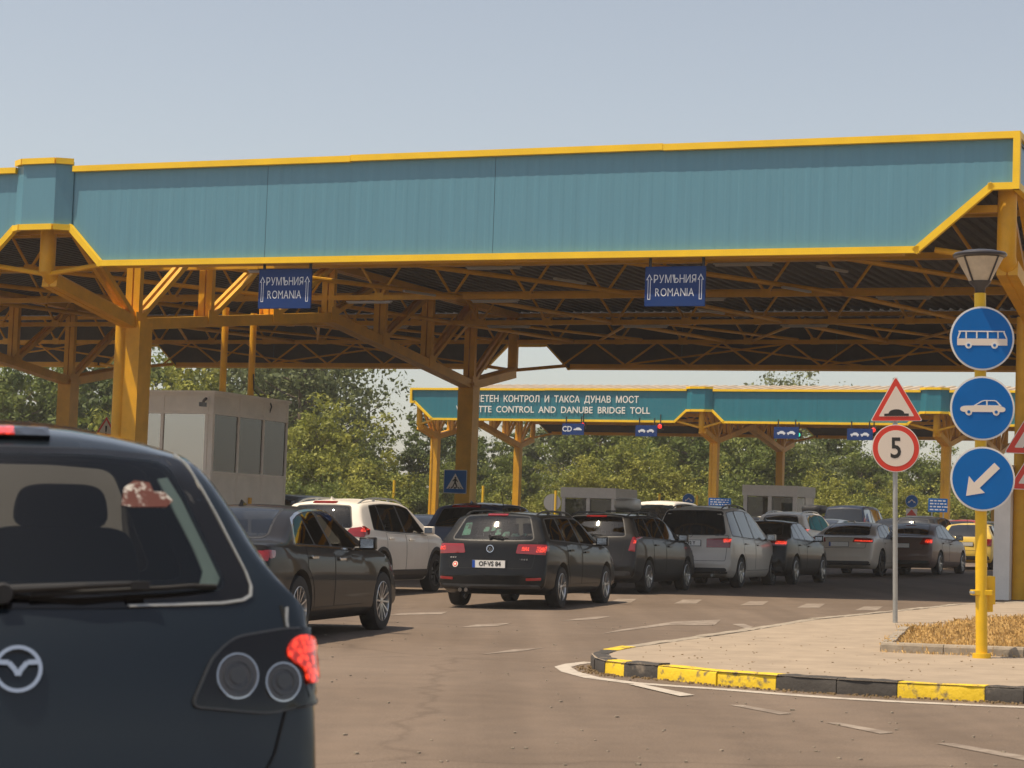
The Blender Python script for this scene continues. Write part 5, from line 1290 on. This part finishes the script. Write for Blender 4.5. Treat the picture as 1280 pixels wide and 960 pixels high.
    m.prism(rp([(-.08, .92), (.48, .92), (.45, 1.20), (.40, 1.265), (.0, 1.265), (-.05, 1.20)], .07), (0, 1.45, 0), ex, ez, .07, "seat_fabric", -.07); m.prism(rp([(.045, 1.262), (.355, 1.262), (.34, 1.38), (.29, 1.405), (.11, 1.405), (.06, 1.38)], .055), (0, 1.40, 0), ex, ez, .05, "seat_fabric", -.05); m.tube([(.14, 1.42, 1.2), (.14, 1.41, 1.28)], .01, "galv", 6); m.tube([(.26, 1.42, 1.2), (.26, 1.41, 1.28)], .01, "galv", 6); m.build("seat", root, bevel=.025, smooth=60)
    pass
mz_extra(mz)

q = "cars queueing at the crossing"
make_car("sedan", "paint_brownblack", 470, 104, 13.5, "glossy dark brown saloon with chrome window trim and silver multi-spoke wheels", "car", q, anchor="FR", L=5.1, W=1.90, H=1.475, wb=3.07, ax=1.12, r=.352, chrome=True, spokes=12, plate=(0, .78, ""),
  lamps=[(rp([(.44, .88), (.90, .86), (.92, .96), (.46, .985)], .02), "lens_red")], lamps_side=[(rp([(.08, .86), (.36, .90), (.40, .97), (.10, .985)], .03), "lens_red")], seams=[rp([(-.70, .74), (.70, .74), (.74, 1.03), (-.74, 1.03)], .04)], antenna="fin", reflectors=[[(.55, .45), (.80, .45), (.80, .48), (.55, .48)]], low_black=True, steer=-.03)
make_car("suv", "paint_white", 447, 72.5, 18.5, "off-white crossover with dark wheels behind the dark brown saloon", "car", q, anchor="RC", cladding=True, wstyle="dark", rails="galv", antenna="fin", spokes=5, plate=(0, .86, ""),
  lamps=[(rp([(.50, 1.04), (.92, 1.00), (.92, 1.20), (.60, 1.16)], .02), "lens_red")], lamps_side=[(rp([(.05, 1.0), (.40, 1.06), (.46, 1.14), (.30, 1.20), (.06, 1.20)], .03), "lens_red")], litR=[(rp([(.78, 1.10), (.90, 1.10), (.90, 1.17), (.80, 1.17)], .01), "lens_lit")], litL=[], brake=(.22, 1.595, 1.622), lowb=.66, wiper=(0, .4, 1.20, 1.18), seams=[rp([(-.66, .70), (.66, .70), (.72, 1.14), (-.72, 1.14)], .05)])
golf = make_car("wagon", "paint_black", 696, 81.0, 17.5, "black estate car with white number plate in the middle of the road", "car", q, name="estate_car", rails="black_plastic", spokes=5, plate=(0, .665, "OF·VS 84"),
  lamps=[(rp([(.40, .83), (.93, .81), (.93, .965), (.43, .965)], .025), "lens_red")], lamps_side=[(rp([(.04, .82), (.30, .87), (.34, .945), (.06, .965)], .02), "lens_red")],
  litR=[(rp([(.70, .85), (.86, .85), (.86, .94), (.72, .94)], .01), "lens_lit"), (rp([(.48, .87), (.60, .87), (.60, .93), (.50, .93)], .01), "lens_lit")], litL=[(rp([(.74, .87), (.86, .87), (.86, .93), (.74, .93)], .01), "lens_lit")],
  brake=(.16, 1.395, 1.42), brake_mt="lens_red", wiper=(-.02, .26, 1.065, 1.06), emblem=(.895, .058, "vw"), seams=[rp([(-.66, .60), (.66, .60), (.72, 1.02), (-.72, 1.02)], .04)], reflectors=[rp([(.58, .42), (.80, .43), (.80, .47), (.58, .46)], .01)], badges=[(-.58, .76, .14), (.52, .74, .16)], exhaust=[(-.35, .27, .03, "chrome"), (-.45, .27, .03, "chrome")], lowb=.36, antenna="stub", rear_glass="tint_glass")
m = MB(); golf.patch(m, [(-.555 + a, .655 + b_) for a, b_ in circ(.045, 20)], "B", "sign_cream", .006, sp=.03); golf.patch(m, [(-.555 + a, .655 + b_) for a, b_ in circ(.034, 20)], "B", "sign_red", .008, sp=.03); golf.patch(m, [(-.555 + a, .655 + b_) for a, b_ in circ(.018, 14)], "B", "sign_cream", .010, sp=.03); m.build("sticker", golf.root)
mat("sunblind", (.10, .30, .22), .6, c2=(.03, .05, .05), scale=12, thresh=(.42, .52)); m = MB()
random.seed(3)
for x0, x1, z0, z1 in ((-.52, -.38, 1.10, 1.30), (-.18, -.08, 1.16, 1.24), (-.06, .02, 1.17, 1.25), (.02, .12, 1.11, 1.21), (.14, .26, 1.09, 1.17), (.28, .42, 1.09, 1.15), (.44, .52, 1.10, 1.15)): golf.patch(m, rp([(x0, z0), (x1, z0 + .01), (x1 - .01, z1), (x0 + .02, z1 - .01)], .02), "B", "sunblind", -.012, sp=.04, depth=.014)
m.build("sunshade", golf.root)
opel = make_car("wagon", "paint_charcoal", 806, 65.5, 20.5, "charcoal estate car with roof rails between the black estate and the silver minivan", "car", q, name="estate_car", L=4.62, W=1.80, H=1.53, rails="black_plastic", spokes=7, plate=(0, .70, ""),
  lamps=[(rp([(.72, .80), (.93, .78), (.92, 1.08), (.78, 1.06)], .02), "lens_red")], lamps_side=[(rp([(.05, .80), (.18, .86), (.20, 1.06), (.14, 1.08), (.07, 1.05)], .02), "lens_red")], litR=[(rp([(.80, .94), (.88, .94), (.88, 1.0), (.81, 1.0)], .01), "lens_lit")], litL=[(rp([(.80, .94), (.88, .94), (.88, 1.0), (.81, 1.0)], .01), "lens_lit")], brake=(.2, 1.43, 1.45), wiper=(0, .3, 1.08, 1.07), seams=[rp([(-.62, .62), (.62, .62), (.66, 1.04), (-.66, 1.04)], .04)], lowb=.42)
make_car("mpv", "paint_silver", 922, 59.0, 20.5, "silver minivan with a black rear window and wide red light band", "minivan", q, name="minivan", rails="black_plastic", spokes=6, rear_glass="blind_glass", cut_rear=False, plate=(-.02, .93, "1292 Y"), rwin=(1.12, 1.585, .72, .60),
  lamps=[(rp([(.36, .84), (.92, .84), (.92, 1.04), (.36, 1.02)], .015), "lens_red")], lamps_side=[(rp([(.03, .85), (.20, .86), (.22, 1.03), (.06, 1.05)], .015), "lens_red")], litR=[(rp([(.70, .95), (.90, .95), (.90, 1.03), (.70, 1.02)], .01), "lens_lit")], litL=[(rp([(.70, .95), (.90, .95), (.90, 1.03), (.70, 1.02)], .01), "lens_lit")], emblem=(1.085, .05, "none"), badges=[(.55, 1.09, .1)], lowb=.42, seams=[rp([(-.76, .56), (.76, .56), (.80, 1.10), (-.80, 1.10)], .04)], reflectors=[], exhaust=[(.5, .26, .03, "galv")])
make_car("sedan", "paint_black", 991, 55.0, 21.5, "black saloon with lit brake lamp squeezed in behind the silver minivan's right side", "car", q, L=4.45, W=1.80, H=1.47, r=.32, lamps=[(rp([(.48, .88), (.90, .86), (.90, 1.00), (.52, 1.0)], .02), "lens_red")], lamps_side=[(rp([(.05, .88), (.30, .92), (.32, .99), (.07, 1.0)], .02), "lens_red")], litR=[(rp([(.60, .90), (.84, .90), (.84, .97), (.62, .97)], .02), "lens_lit")], litL=[(rp([(.60, .90), (.84, .90), (.84, .97), (.62, .97)], .02), "lens_lit")], plate=(0, .80, ""), rear_glass="blind_glass", cut_rear=False, antenna="fin", seams=[rp([(-.66, .72), (.66, .72), (.70, 1.03), (-.70, 1.03)], .04)])
make_car("sedan", "paint_champagne", 1099, 46.5, 23.5, "champagne grey saloon with slim red tail lamps left of the grey sign post", "car", q, L=4.92, W=1.87, H=1.46, wb=2.91, r=.345, wstyle="dark", lamps=[(rp([(.36, .90), (.92, .88), (.92, 1.0), (.40, 1.01)], .015), "lens_red")], lamps_side=[(rp([(.05, .89), (.34, .93), (.36, .99), (.07, 1.0)], .02), "lens_red")], litR=[(rp([(.40, .92), (.86, .91), (.86, .945), (.42, .95)], .005), "lens_lit")], litL=[(rp([(.44, .92), (.86, .91), (.86, .945), (.46, .95)], .005), "lens_lit")], plate=(0, .84, ""), antenna="fin", seams=[rp([(-.70, .74), (.70, .74), (.74, 1.03), (-.74, 1.03)], .04)], badges=[(.52, .86, .15)])
make_car("sedan", "paint_maroon", 1172, 45.2, 24.5, "dull maroon-brown saloon with one bright round brake lamp right of the grey sign post", "car", q, L=4.67, W=1.81, H=1.46, r=.32, spokes=7, lamps=[(rp([(.52, .84), (.90, .82), (.90, 1.02), (.62, 1.02)], .03), "lens_red")], lamps_side=[(rp([(.05, .84), (.26, .88), (.28, 1.0), (.07, 1.02)], .02), "lens_red")], litR=[(rp([(.66, .88), (.86, .87), (.86, .97), (.68, .97)], .04), "lens_lit")], litL=[(rp([(.66, .88), (.86, .87), (.86, .97), (.68, .97)], .04), "lens_lit")], plate=(0, .80, ""), antenna="fin", brake=(.14, 1.36, 1.375), seams=[rp([(-.62, .70), (.62, .70), (.68, 1.03), (-.68, 1.03)], .04)])
make_car("hatch", "paint_yellow", 1241, 40.5, 21.0, "yellow hatchback behind the yellow lamp post", "car", q, lamps=[(rp([(.58, .72), (.86, .70), (.85, .92), (.66, .92)], .02), "lens_red")], lamps_side=[(rp([(.06, .73), (.18, .76), (.20, .91), (.09, .92)], .02), "lens_red")], plate=(0, .76, ""), rear_glass="blind_glass", cut_rear=False, seams=[rp([(-.56, .56), (.56, .56), (.62, .99), (-.62, .99)], .04)], wstyle="dark", antenna="stub")
make_car("suv", "paint_blue", 620, 60.0, 18.0, "dark off-roader whose pale roof and red spoiler lamp show above the black estate", "car", q, anchor="RC", H=1.74, brake=(.32, 1.615, 1.65), brake_mt="lens_red", lamps=[(rp([(.6, .95), (.9, .93), (.9, 1.2), (.7, 1.2)], .02), "lens_red")], antenna="fin")
make_car("hatch", "paint_charcoal", 606, 55.0, 17.0, "dark fastback with a long sloping rear window between the white crossover and black estate", "car", q, anchor="RC", L=4.3, H=1.5, W=1.78, lamps=[(rp([(.55, .84), (.88, .82), (.88, .96), (.6, .96)], .02), "lens_red")], plate=(0, .78, ""), top=[(0, .46), (.02, .58), (.05, .68), (.08, .82), (.12, .95), (.18, 1.0), (.6, 1.20), (1.0, 1.35), (1.3, 1.40), (1.6, 1.42), (2.0, 1.40), (2.35, 1.34), (2.75, 1.17), (3.1, .99), (3.25, .95), (3.7, .86), (3.95, .72), (4.06, .58), (4.10, .44)], win=[(1.14, 1.16, 1.72, 1.76), (1.84, 1.80, 2.26, 2.76)])
F = dict(near_=False, doors_on=False, anchor="RC", mirrors=True)
def far(style, pt, px, s, hd, lab, **k):
    z = {"sedan": .92, "hatch": .82, "suv": 1.08, "wagon": .88, "mpv": .94, "van": 1.0}[style]; kk = dict(F); kk.update(k)
    kk.setdefault("lamps", [(rp([(.60, z - .06), (.89, z - .08), (.89, z + .10), (.66, z + .10)], .02), "lens_red")]); kk.setdefault("plate", (0, z - .12, ""))
    return make_car(style, pt, px, s, hd, lab, "van" if style == "van" else "car", q, **kk)
far("sedan", "paint_black", 532, 41, 18, "black saloon far off above the white crossover's bonnet")
rb = far("suv", "paint_charcoal", 788, 49, 20, "dark off-roader carrying a white roof box, beyond the charcoal estate", H=1.62, rails="black_plastic")
far("van", "paint_white", 845, 36, 21, "white van whose roof shows above the silver minivan", H=2.0)
far("suv", "paint_white", 1004, 41, 24, "white off-roader with red corner lamps behind the black saloon", rails="galv", litR=[(rp([(.74, 1.02), (.86, 1.02), (.86, 1.14), (.76, 1.14)], .01), "lens_lit")])
far("hatch", "paint_white", 972, 33, 24, "small white hatchback in front of the right small booth", H=1.5, brake=(.2, 1.36, 1.4))
far("hatch", "paint_black", 945, 35, 23, "small black hatchback just above the silver minivan's bonnet", H=1.5)
rb2 = far("wagon", "paint_charcoal", 1027, 31.5, 24, "dark estate with a black roof box, right of the right small booth", H=1.55)
far("sedan", "paint_steelblue", 1043, 37, 25, "pale steel-blue saloon above the champagne saloon")
far("van", "paint_blue", 1080, 32, 22, "dark blue van with tall red tail lamps left of the grey sign post", lamps=[(rp([(.78, .95), (.90, .93), (.88, 1.75), (.80, 1.75)], .02), "lens_red")], lamps_side=[(rp([(.03, .95), (.12, .95), (.22, 1.72), (.16, 1.74)], .02), "lens_red")])
far("hatch", "paint_black", 1136, 34.5, 25, "small black hatchback right behind the grey sign post", H=1.5)
far("suv", "paint_charcoal", 1168, 36.5, 25, "charcoal off-roader behind the maroon saloon", H=1.6)
far("hatch", "paint_grey", 1197, 33, 25, "mid-grey hatchback left of the yellow lamp post", H=1.48)
far("hatch", "paint_red", 1222, 34, 24, "red hatchback above the yellow hatchback's roof", H=1.5)
far("sedan", "paint_steelblue", 1250, 33, 24, "pale blue saloon at the grey column casing")
far("van", "paint_steelblue", 372, 45, 16, "grey-blue van behind the raised booth, only its roof in view", H=2.0)
make_car("hatch", "paint_white", -14, 112, 4, "white hatchback in front of the dark people carrier, seen through its glass", "car", q, anchor="C", near_=False, doors_on=False, lamps=[(rp([(.58, .72), (.86, .70), (.85, .92), (.66, .92)], .02), "lens_red")], H=1.5)

def roof_box(c, mt, size, label, x=0, y=None):
    w_, l_, h_ = size; y = y or c.L * .42; loc, n = c.hit(x, y, "T"); b = MB()
    secs = [(-l_ / 2, .55, .55), (-l_ / 2 + .08, .85, .85), (-l_ / 2 + .3, 1, 1), (l_ * .2, 1, 1), (l_ / 2 - .3, .9, .8), (l_ / 2 - .05, .6, .45), (l_ / 2, .4, .3)]
    vs = []; n_ = 16
    for yy, a, h in secs:
        for k in range(n_):
            t = 2 * math.pi * k / n_; cx, cz = math.cos(t), math.sin(t); e = .45
            vs.append((a * w_ / 2 * math.copysign(abs(cx) ** e, cx), yy, h_ * .5 + (h_ / 2 * h) * math.copysign(abs(cz) ** e, cz)))
    fs = [(i * n_ + k, i * n_ + (k + 1) % n_, (i + 1) * n_ + (k + 1) % n_, (i + 1) * n_ + k) for i in range(len(secs) - 1) for k in range(n_)] + [tuple(range(n_))[::-1], tuple((len(secs) - 1) * n_ + k for k in range(n_))]
    b.add(vs, fs, mt)
    bpy.context.view_layer.update(); wp = c.root.matrix_world @ (loc + Vector((0, 0, .07)))
    r = empty("roof_box", wp, label, "roof box", None, rot=tuple(c.root.rotation_euler)); b.build("shell", r, smooth=50)
    f = MB()
    for yy in (-.5, .5): f.box((0, yy, -.03), (w_ * 1.6 if w_ < .6 else w_, .05, .04), "black_plastic")
    f.build("cross_bar", r)
roof_box(rb, "box_white", (.56, 1.25, .32), "white roof box on the dark off-roader beyond the charcoal estate", x=.16)
roof_box(rb2, "black_plastic", (.85, 1.7, .33), "black roof box on the dark estate right of the right small booth")
# ================================================================ TREES
def leaf_mat(name, c, c2):
    m = bpy.data.materials.new(name); m.use_nodes = True; n = m.node_tree; p = n.nodes["Principled BSDF"]
    oi = n.nodes.new("ShaderNodeObjectInfo"); geo = n.nodes.new("ShaderNodeNewGeometry")
    no = n.nodes.new("ShaderNodeTexNoise"); no.inputs["Scale"].default_value = .38; no.inputs["Detail"].default_value = 3; n.links.new(geo.outputs["Position"], no.inputs[0])
    r = n.nodes.new("ShaderNodeValToRGB"); r.color_ramp.elements[0].position = .35; r.color_ramp.elements[1].position = .65
    r.color_ramp.elements[0].color = (*c, 1); r.color_ramp.elements[1].color = (*c2, 1); n.links.new(no.outputs[0], r.inputs[0])
    h = n.nodes.new("ShaderNodeHueSaturation"); mr = n.nodes.new("ShaderNodeMapRange"); mr.inputs[3].default_value = .75; mr.inputs[4].default_value = 1.25
    n.links.new(geo.outputs["Random Per Island"], mr.inputs[0]); n.links.new(mr.outputs[0], h.inputs["Value"]); n.links.new(r.outputs[0], h.inputs["Color"])
    n.links.new(h.outputs[0], p.inputs["Base Color"]); p.inputs["Roughness"].default_value = .6; p.inputs["Specular IOR Level"].default_value = .3
    tr = n.nodes.new("ShaderNodeBsdfTranslucent"); n.links.new(h.outputs[0], tr.inputs[0]); mx = n.nodes.new("ShaderNodeMixShader"); mx.inputs[0].default_value = .3
    out = n.nodes["Material Output"]; n.links.new(p.outputs[0], mx.inputs[1]); n.links.new(tr.outputs[0], mx.inputs[2]); n.links.new(mx.outputs[0], out.inputs[0])
    M[name] = m
leaf_mat("leaf_dark", (.060, .092, .024), (.125, .165, .040)); leaf_mat("leaf_mid", (.105, .148, .030), (.215, .250, .055)); leaf_mat("leaf_bright", (.19, .22, .036), (.33, .33, .060)); leaf_mat("leaf_grey", (.110, .138, .056), (.195, .225, .095))
mat("bark", (.16, .125, .09), .9, var=.3, scale=6)

def crown_mesh(name, H, wid, base, mt, seed, lobes, n, leaf, kind="broad"):
    """leaf faces spread through clumps on limbs; returns (trunk mesh, crown mesh)"""
    rnd = random.Random(seed); tm = MB(); clumps = []
    lean = rnd.uniform(-.04, .04)
    top = Vector((lean * H, 0, H * .82))
    tm.tube([(0, 0, -.2), (lean * H * .25, .05, H * .25), (lean * H * .55, 0, H * .55), tuple(top)], H * .022 + .06, "bark", 8, r2=.03)
    for k in range(lobes):
        f = (k + .5) / lobes; z = base + (H - base) * (f ** .85)
        prof = math.sin(math.pi * min(1, (.18 + f * .82))) ** .6 if kind == "broad" else (1.0 - .55 * abs(f - .4))
        a = k * 2.4 + rnd.uniform(-.5, .5); rad = wid * .5 * prof * rnd.uniform(.35, .95)
        c = Vector((math.cos(a) * rad + lean * z, math.sin(a) * rad, z * rnd.uniform(.93, 1.03))); sz = wid * rnd.uniform(.15, .26) * (1.0 if kind == "broad" else .8)
        clumps.append((c, sz)); s0 = Vector((lean * z * .7, 0, max(.5, min(z - rad * .5, H * .78))))
        tm.tube([s0, (s0 + c) / 2 + Vector((0, 0, -.1)), c], .07, "bark", 5, r2=.02)
    vs = []; fs = []
    per = n // (len(clumps) * 6)
    for c, sz in clumps:
        subs = [c] + [c + Vector((rnd.gauss(0, 1), rnd.gauss(0, 1), rnd.gauss(0, .8))) * sz * .75 for _ in range(5)]
        for sc in subs:
            ss = sz * rnd.uniform(.26, .58); fl = rnd.uniform(.55, .9)
            for _ in range(int(per * rnd.uniform(.7, 1.3))):
                d = Vector((rnd.gauss(0, 1), rnd.gauss(0, 1), rnd.gauss(0, 1))); d.normalize(); q = sc + Vector((d.x, d.y, d.z * fl)) * ss * (rnd.random() ** .45) * 1.25
                if q.z < base * .4: continue
                nrm = (d + Vector((rnd.gauss(0, .6), rnd.gauss(0, .6), rnd.gauss(.3, .6)))).normalized()
                u = nrm.cross(Vector((rnd.gauss(0, 1), rnd.gauss(0, 1), rnd.gauss(0, 1)))).normalized(); v = nrm.cross(u); l = leaf * 1.15 * rnd.choice((.55, .8, 1.0, 1.0, 1.5)); o = len(vs)
                vs += [q - u * l * .5, q + v * l * .28, q + u * l * .5, q - v * l * .28]; fs.append((o, o + 1, o + 2, o + 3))
    cm = MB(); cm.add(vs, fs, mt)
    t = tm.build("trunk", smooth=60); c = cm.build("crown"); tmesh, cmesh = t.data, c.data
    bpy.data.objects.remove(t); bpy.data.objects.remove(c); return tmesh, cmesh
KIND = {
    "oak": crown_mesh("oak", 10, 9.0, 1.2, "leaf_mid", 1, 26, 15000, .30),
    "dark": crown_mesh("dark", 10, 8.5, 1.0, "leaf_dark", 2, 26, 15000, .30),
    "grey": crown_mesh("grey", 10, 8.5, 1.0, "leaf_grey", 3, 24, 13000, .28),
    "bright": crown_mesh("bright", 10, 10.5, .6, "leaf_bright", 4, 26, 15000, .28),
    "poplar": crown_mesh("poplar", 10, 5.6, .6, "leaf_dark", 5, 28, 11000, .24, "tall"),
    "airy": crown_mesh("airy", 10, 7.5, 2.0, "leaf_grey", 6, 34, 9000, .22),
    "olive": crown_mesh("olive", 10, 9.5, .8, "leaf_mid", 8, 30, 15000, .28),
    "bush": crown_mesh("bush", 10, 20.0, .0, "leaf_bright", 7, 26, 13000, .5),
    "darkbush": crown_mesh("darkbush", 10, 19.0, .0, "leaf_mid", 9, 26, 13000, .5),
}
KN = {"oak": ("broadleaf_tree", "mid-green broadleaf tree"), "dark": ("broadleaf_tree", "dark green broadleaf tree"), "grey": ("broadleaf_tree", "grey-green broadleaf tree"), "bright": ("broadleaf_tree", "bright yellow-green tree"), "poplar": ("poplar_tree", "slender dark poplar"), "airy": ("poplar_tree", "tall open-crowned poplar"), "olive": ("broadleaf_tree", "olive-green rounded tree"), "bush": ("shrub", "yellow-green shrub"), "darkbush": ("shrub", "dull green shrub")}
tree_count = 0
def tree(kind, px, ptop, depth, where, wfac=1.0):
    global tree_count
    p = col_at(px, depth); ztop = at_scale(px, ptop, FPX / depth).z; H = ztop - p.z; k = H / 10.3
    nm, lk = KN[kind]; sh = "shrub" if nm == "shrub" else "tree"
    r = empty(nm, p, lk + " " + where, sh, "shrubs behind the lanes" if sh == "shrub" else "trees behind the border crossing"); tree_count += 1
    r.rotation_euler = (0, 0, tree_count * 1.9); r.scale = (k * wfac, k * wfac, k)
    for nme, me in (("trunk", KIND[kind][0]), ("crown", KIND[kind][1])):
        o = bpy.data.objects.new(nme, me); col.objects.link(o); o.parent = r
    return r
T = [
 ("oak", 12, 462, 118, "at the left edge behind the parked car roof"), ("olive", 62, 462, 122, "between the left edge and the brown left back column"), ("dark", 118, 470, 116, "seen between the two left columns"),
 ("grey", -40, 470, 125, "mostly beyond the left edge"),
 ("bright", 232, 468, 112, "rising over the roof of the raised booth"), ("oak", 190, 452, 128, "seen between the left column and the raised booth roof"), ("airy", 300, 405, 118, "behind the two booth conduit poles"), ("airy", 372, 395, 112, "right of the raised booth, the tallest beyond it"), ("airy", 402, 432, 116, "reaching toward the sky gap left of the far canopy"), ("bright", 400, 520, 104, "low down right of the raised booth"), ("dark", 345, 480, 122, "behind the right wall of the raised booth"), ("oak", 445, 562, 108, "left of the slim yellow post near the far canopy end"), ("olive", 470, 582, 112, "beside the far left slim yellow post"),
 ("poplar", 512, 545, 128, "left of the far canopy's end column"), ("poplar", 540, 515, 130, "right behind the far canopy's end column"), ("dark", 575, 548, 134, "behind the brown back column"), ("olive", 556, 585, 112, "low between the end column and the crossing sign"),
 ("poplar", 622, 552, 140, "just right of the brown back column"), ("poplar", 655, 535, 142, "left of the far canopy's second yellow column"), ("oak", 640, 572, 128, "under the CD lane sign's left neighbour column"), ("grey", 700, 520, 140, "behind the CD lane sign"),
 ("oak", 745, 520, 136, "behind the left small booth"), ("bright", 782, 560, 122, "spreading above the left small booth"), ("olive", 815, 520, 140, "behind the second navy lane sign"), ("bright", 720, 585, 120, "low above the roof of the left small booth"), ("oak", 860, 520, 134, "left of the far canopy's middle column"), ("bright", 842, 582, 120, "low behind the round blue sign"), ("dark", 905, 522, 142, "right of the far canopy's middle column"), ("oak", 935, 540, 130, "behind the right small booth"), ("olive", 968, 545, 128, "above the right end of the right small booth"),
 ("dark", 1040, 545, 138, "tall right of the far canopy's brown column"), ("grey", 1002, 560, 130, "right behind the far canopy's brown back column"), ("oak", 1075, 572, 132, "left of the grey speed limit post"), ("dark", 1105, 575, 140, "behind the speed limit 5 sign post"), ("oak", 1148, 574, 134, "right of the speed limit post"), ("olive", 1185, 585, 134, "behind the blue arrow sign"), ("bright", 1030, 600, 118, "low right of the right small booth"), ("bright", 1120, 612, 118, "low behind the second round blue sign"), ("oak", 1240, 580, 136, "behind the blue signs near the right edge"),
 ("airy", 985, 470, 175, "whose top pokes above the far canopy roof"), ("grey", 1300, 575, 140, "mostly beyond the right edge"),
 ("bush", 445, 610, 100, "in front of the trees left of the far canopy"), ("darkbush", 380, 612, 96, "beside the raised booth"), ("bush", 620, 622, 116, "low right of the brown back column"), ("darkbush", 510, 612, 112, "low left of the far canopy's end column"), ("bush", 680, 622, 118, "low beside the left small booth"), ("darkbush", 760, 612, 124, "low behind the left small booth"), ("bush", 850, 615, 120, "low behind the silver minivan roof"), ("darkbush", 910, 612, 124, "low left of the right small booth"), ("bush", 1045, 622, 116, "low above the dark blue van"), ("darkbush", 1100, 628, 120, "low behind the speed limit post foot"), ("bush", 1165, 628, 118, "low behind the right blue text board"), ("darkbush", 1220, 625, 118, "low behind the yellow hatchback"), ("darkbush", 60, 560, 100, "low behind the big dark car at left"), ("darkbush", 170, 560, 102, "low behind the front left column"), ("bush", 290, 600, 105, "low behind the raised booth")]
for a in T: tree(*a)
# unseen wood added behind the viewer to darken reflections in paint and glass
def wood():
    vs = []; fs = []; mi = []; mats = []; rnd = random.Random(5)
    for k in range(16):
        kd = rnd.choice(["oak", "dark", "grey", "olive"]); me = KIND[kd][1]; o = len(vs); sc_ = rnd.uniform(.8, 1.15); a = rnd.uniform(0, 6.28); ca, sa = math.cos(a), math.sin(a); x0 = -72 + k * 9.5 + rnd.uniform(-2, 2); y0 = -46 - rnd.uniform(0, 10); z0 = gz(x0, y0)
        for v in me.vertices: vs.append((x0 + (v.co.x * ca - v.co.y * sa) * sc_, y0 + (v.co.x * sa + v.co.y * ca) * sc_, z0 + v.co.z * sc_))
        for p in me.polygons: fs.append([o + i for i in p.vertices])
    b = MB(); b.add(vs, fs, "leaf_dark"); w_ = b.build("unseen_wood"); w_["kind"] = "stuff"
wood()

# ================================================================ HAZE
m_ = bpy.data.materials.new("haze"); m_.use_nodes = True; n_ = m_.node_tree
for x in list(n_.nodes): n_.nodes.remove(x)
o_ = n_.nodes.new("ShaderNodeOutputMaterial"); v_ = n_.nodes.new("ShaderNodeVolumePrincipled"); v_.inputs["Color"].default_value = (.92, .93, .95, 1); v_.inputs["Density"].default_value = 0.0005; v_.inputs["Anisotropy"].default_value = 0.2
n_.links.new(v_.outputs[0], o_.inputs["Volume"]); M["haze"] = m_
b = MB(); b.box((0, 750, 8.5), (5040, 6540, 23), "haze"); h_ = b.build("haze"); h_["kind"] = "stuff"
scene.cycles.volume_bounces = 1
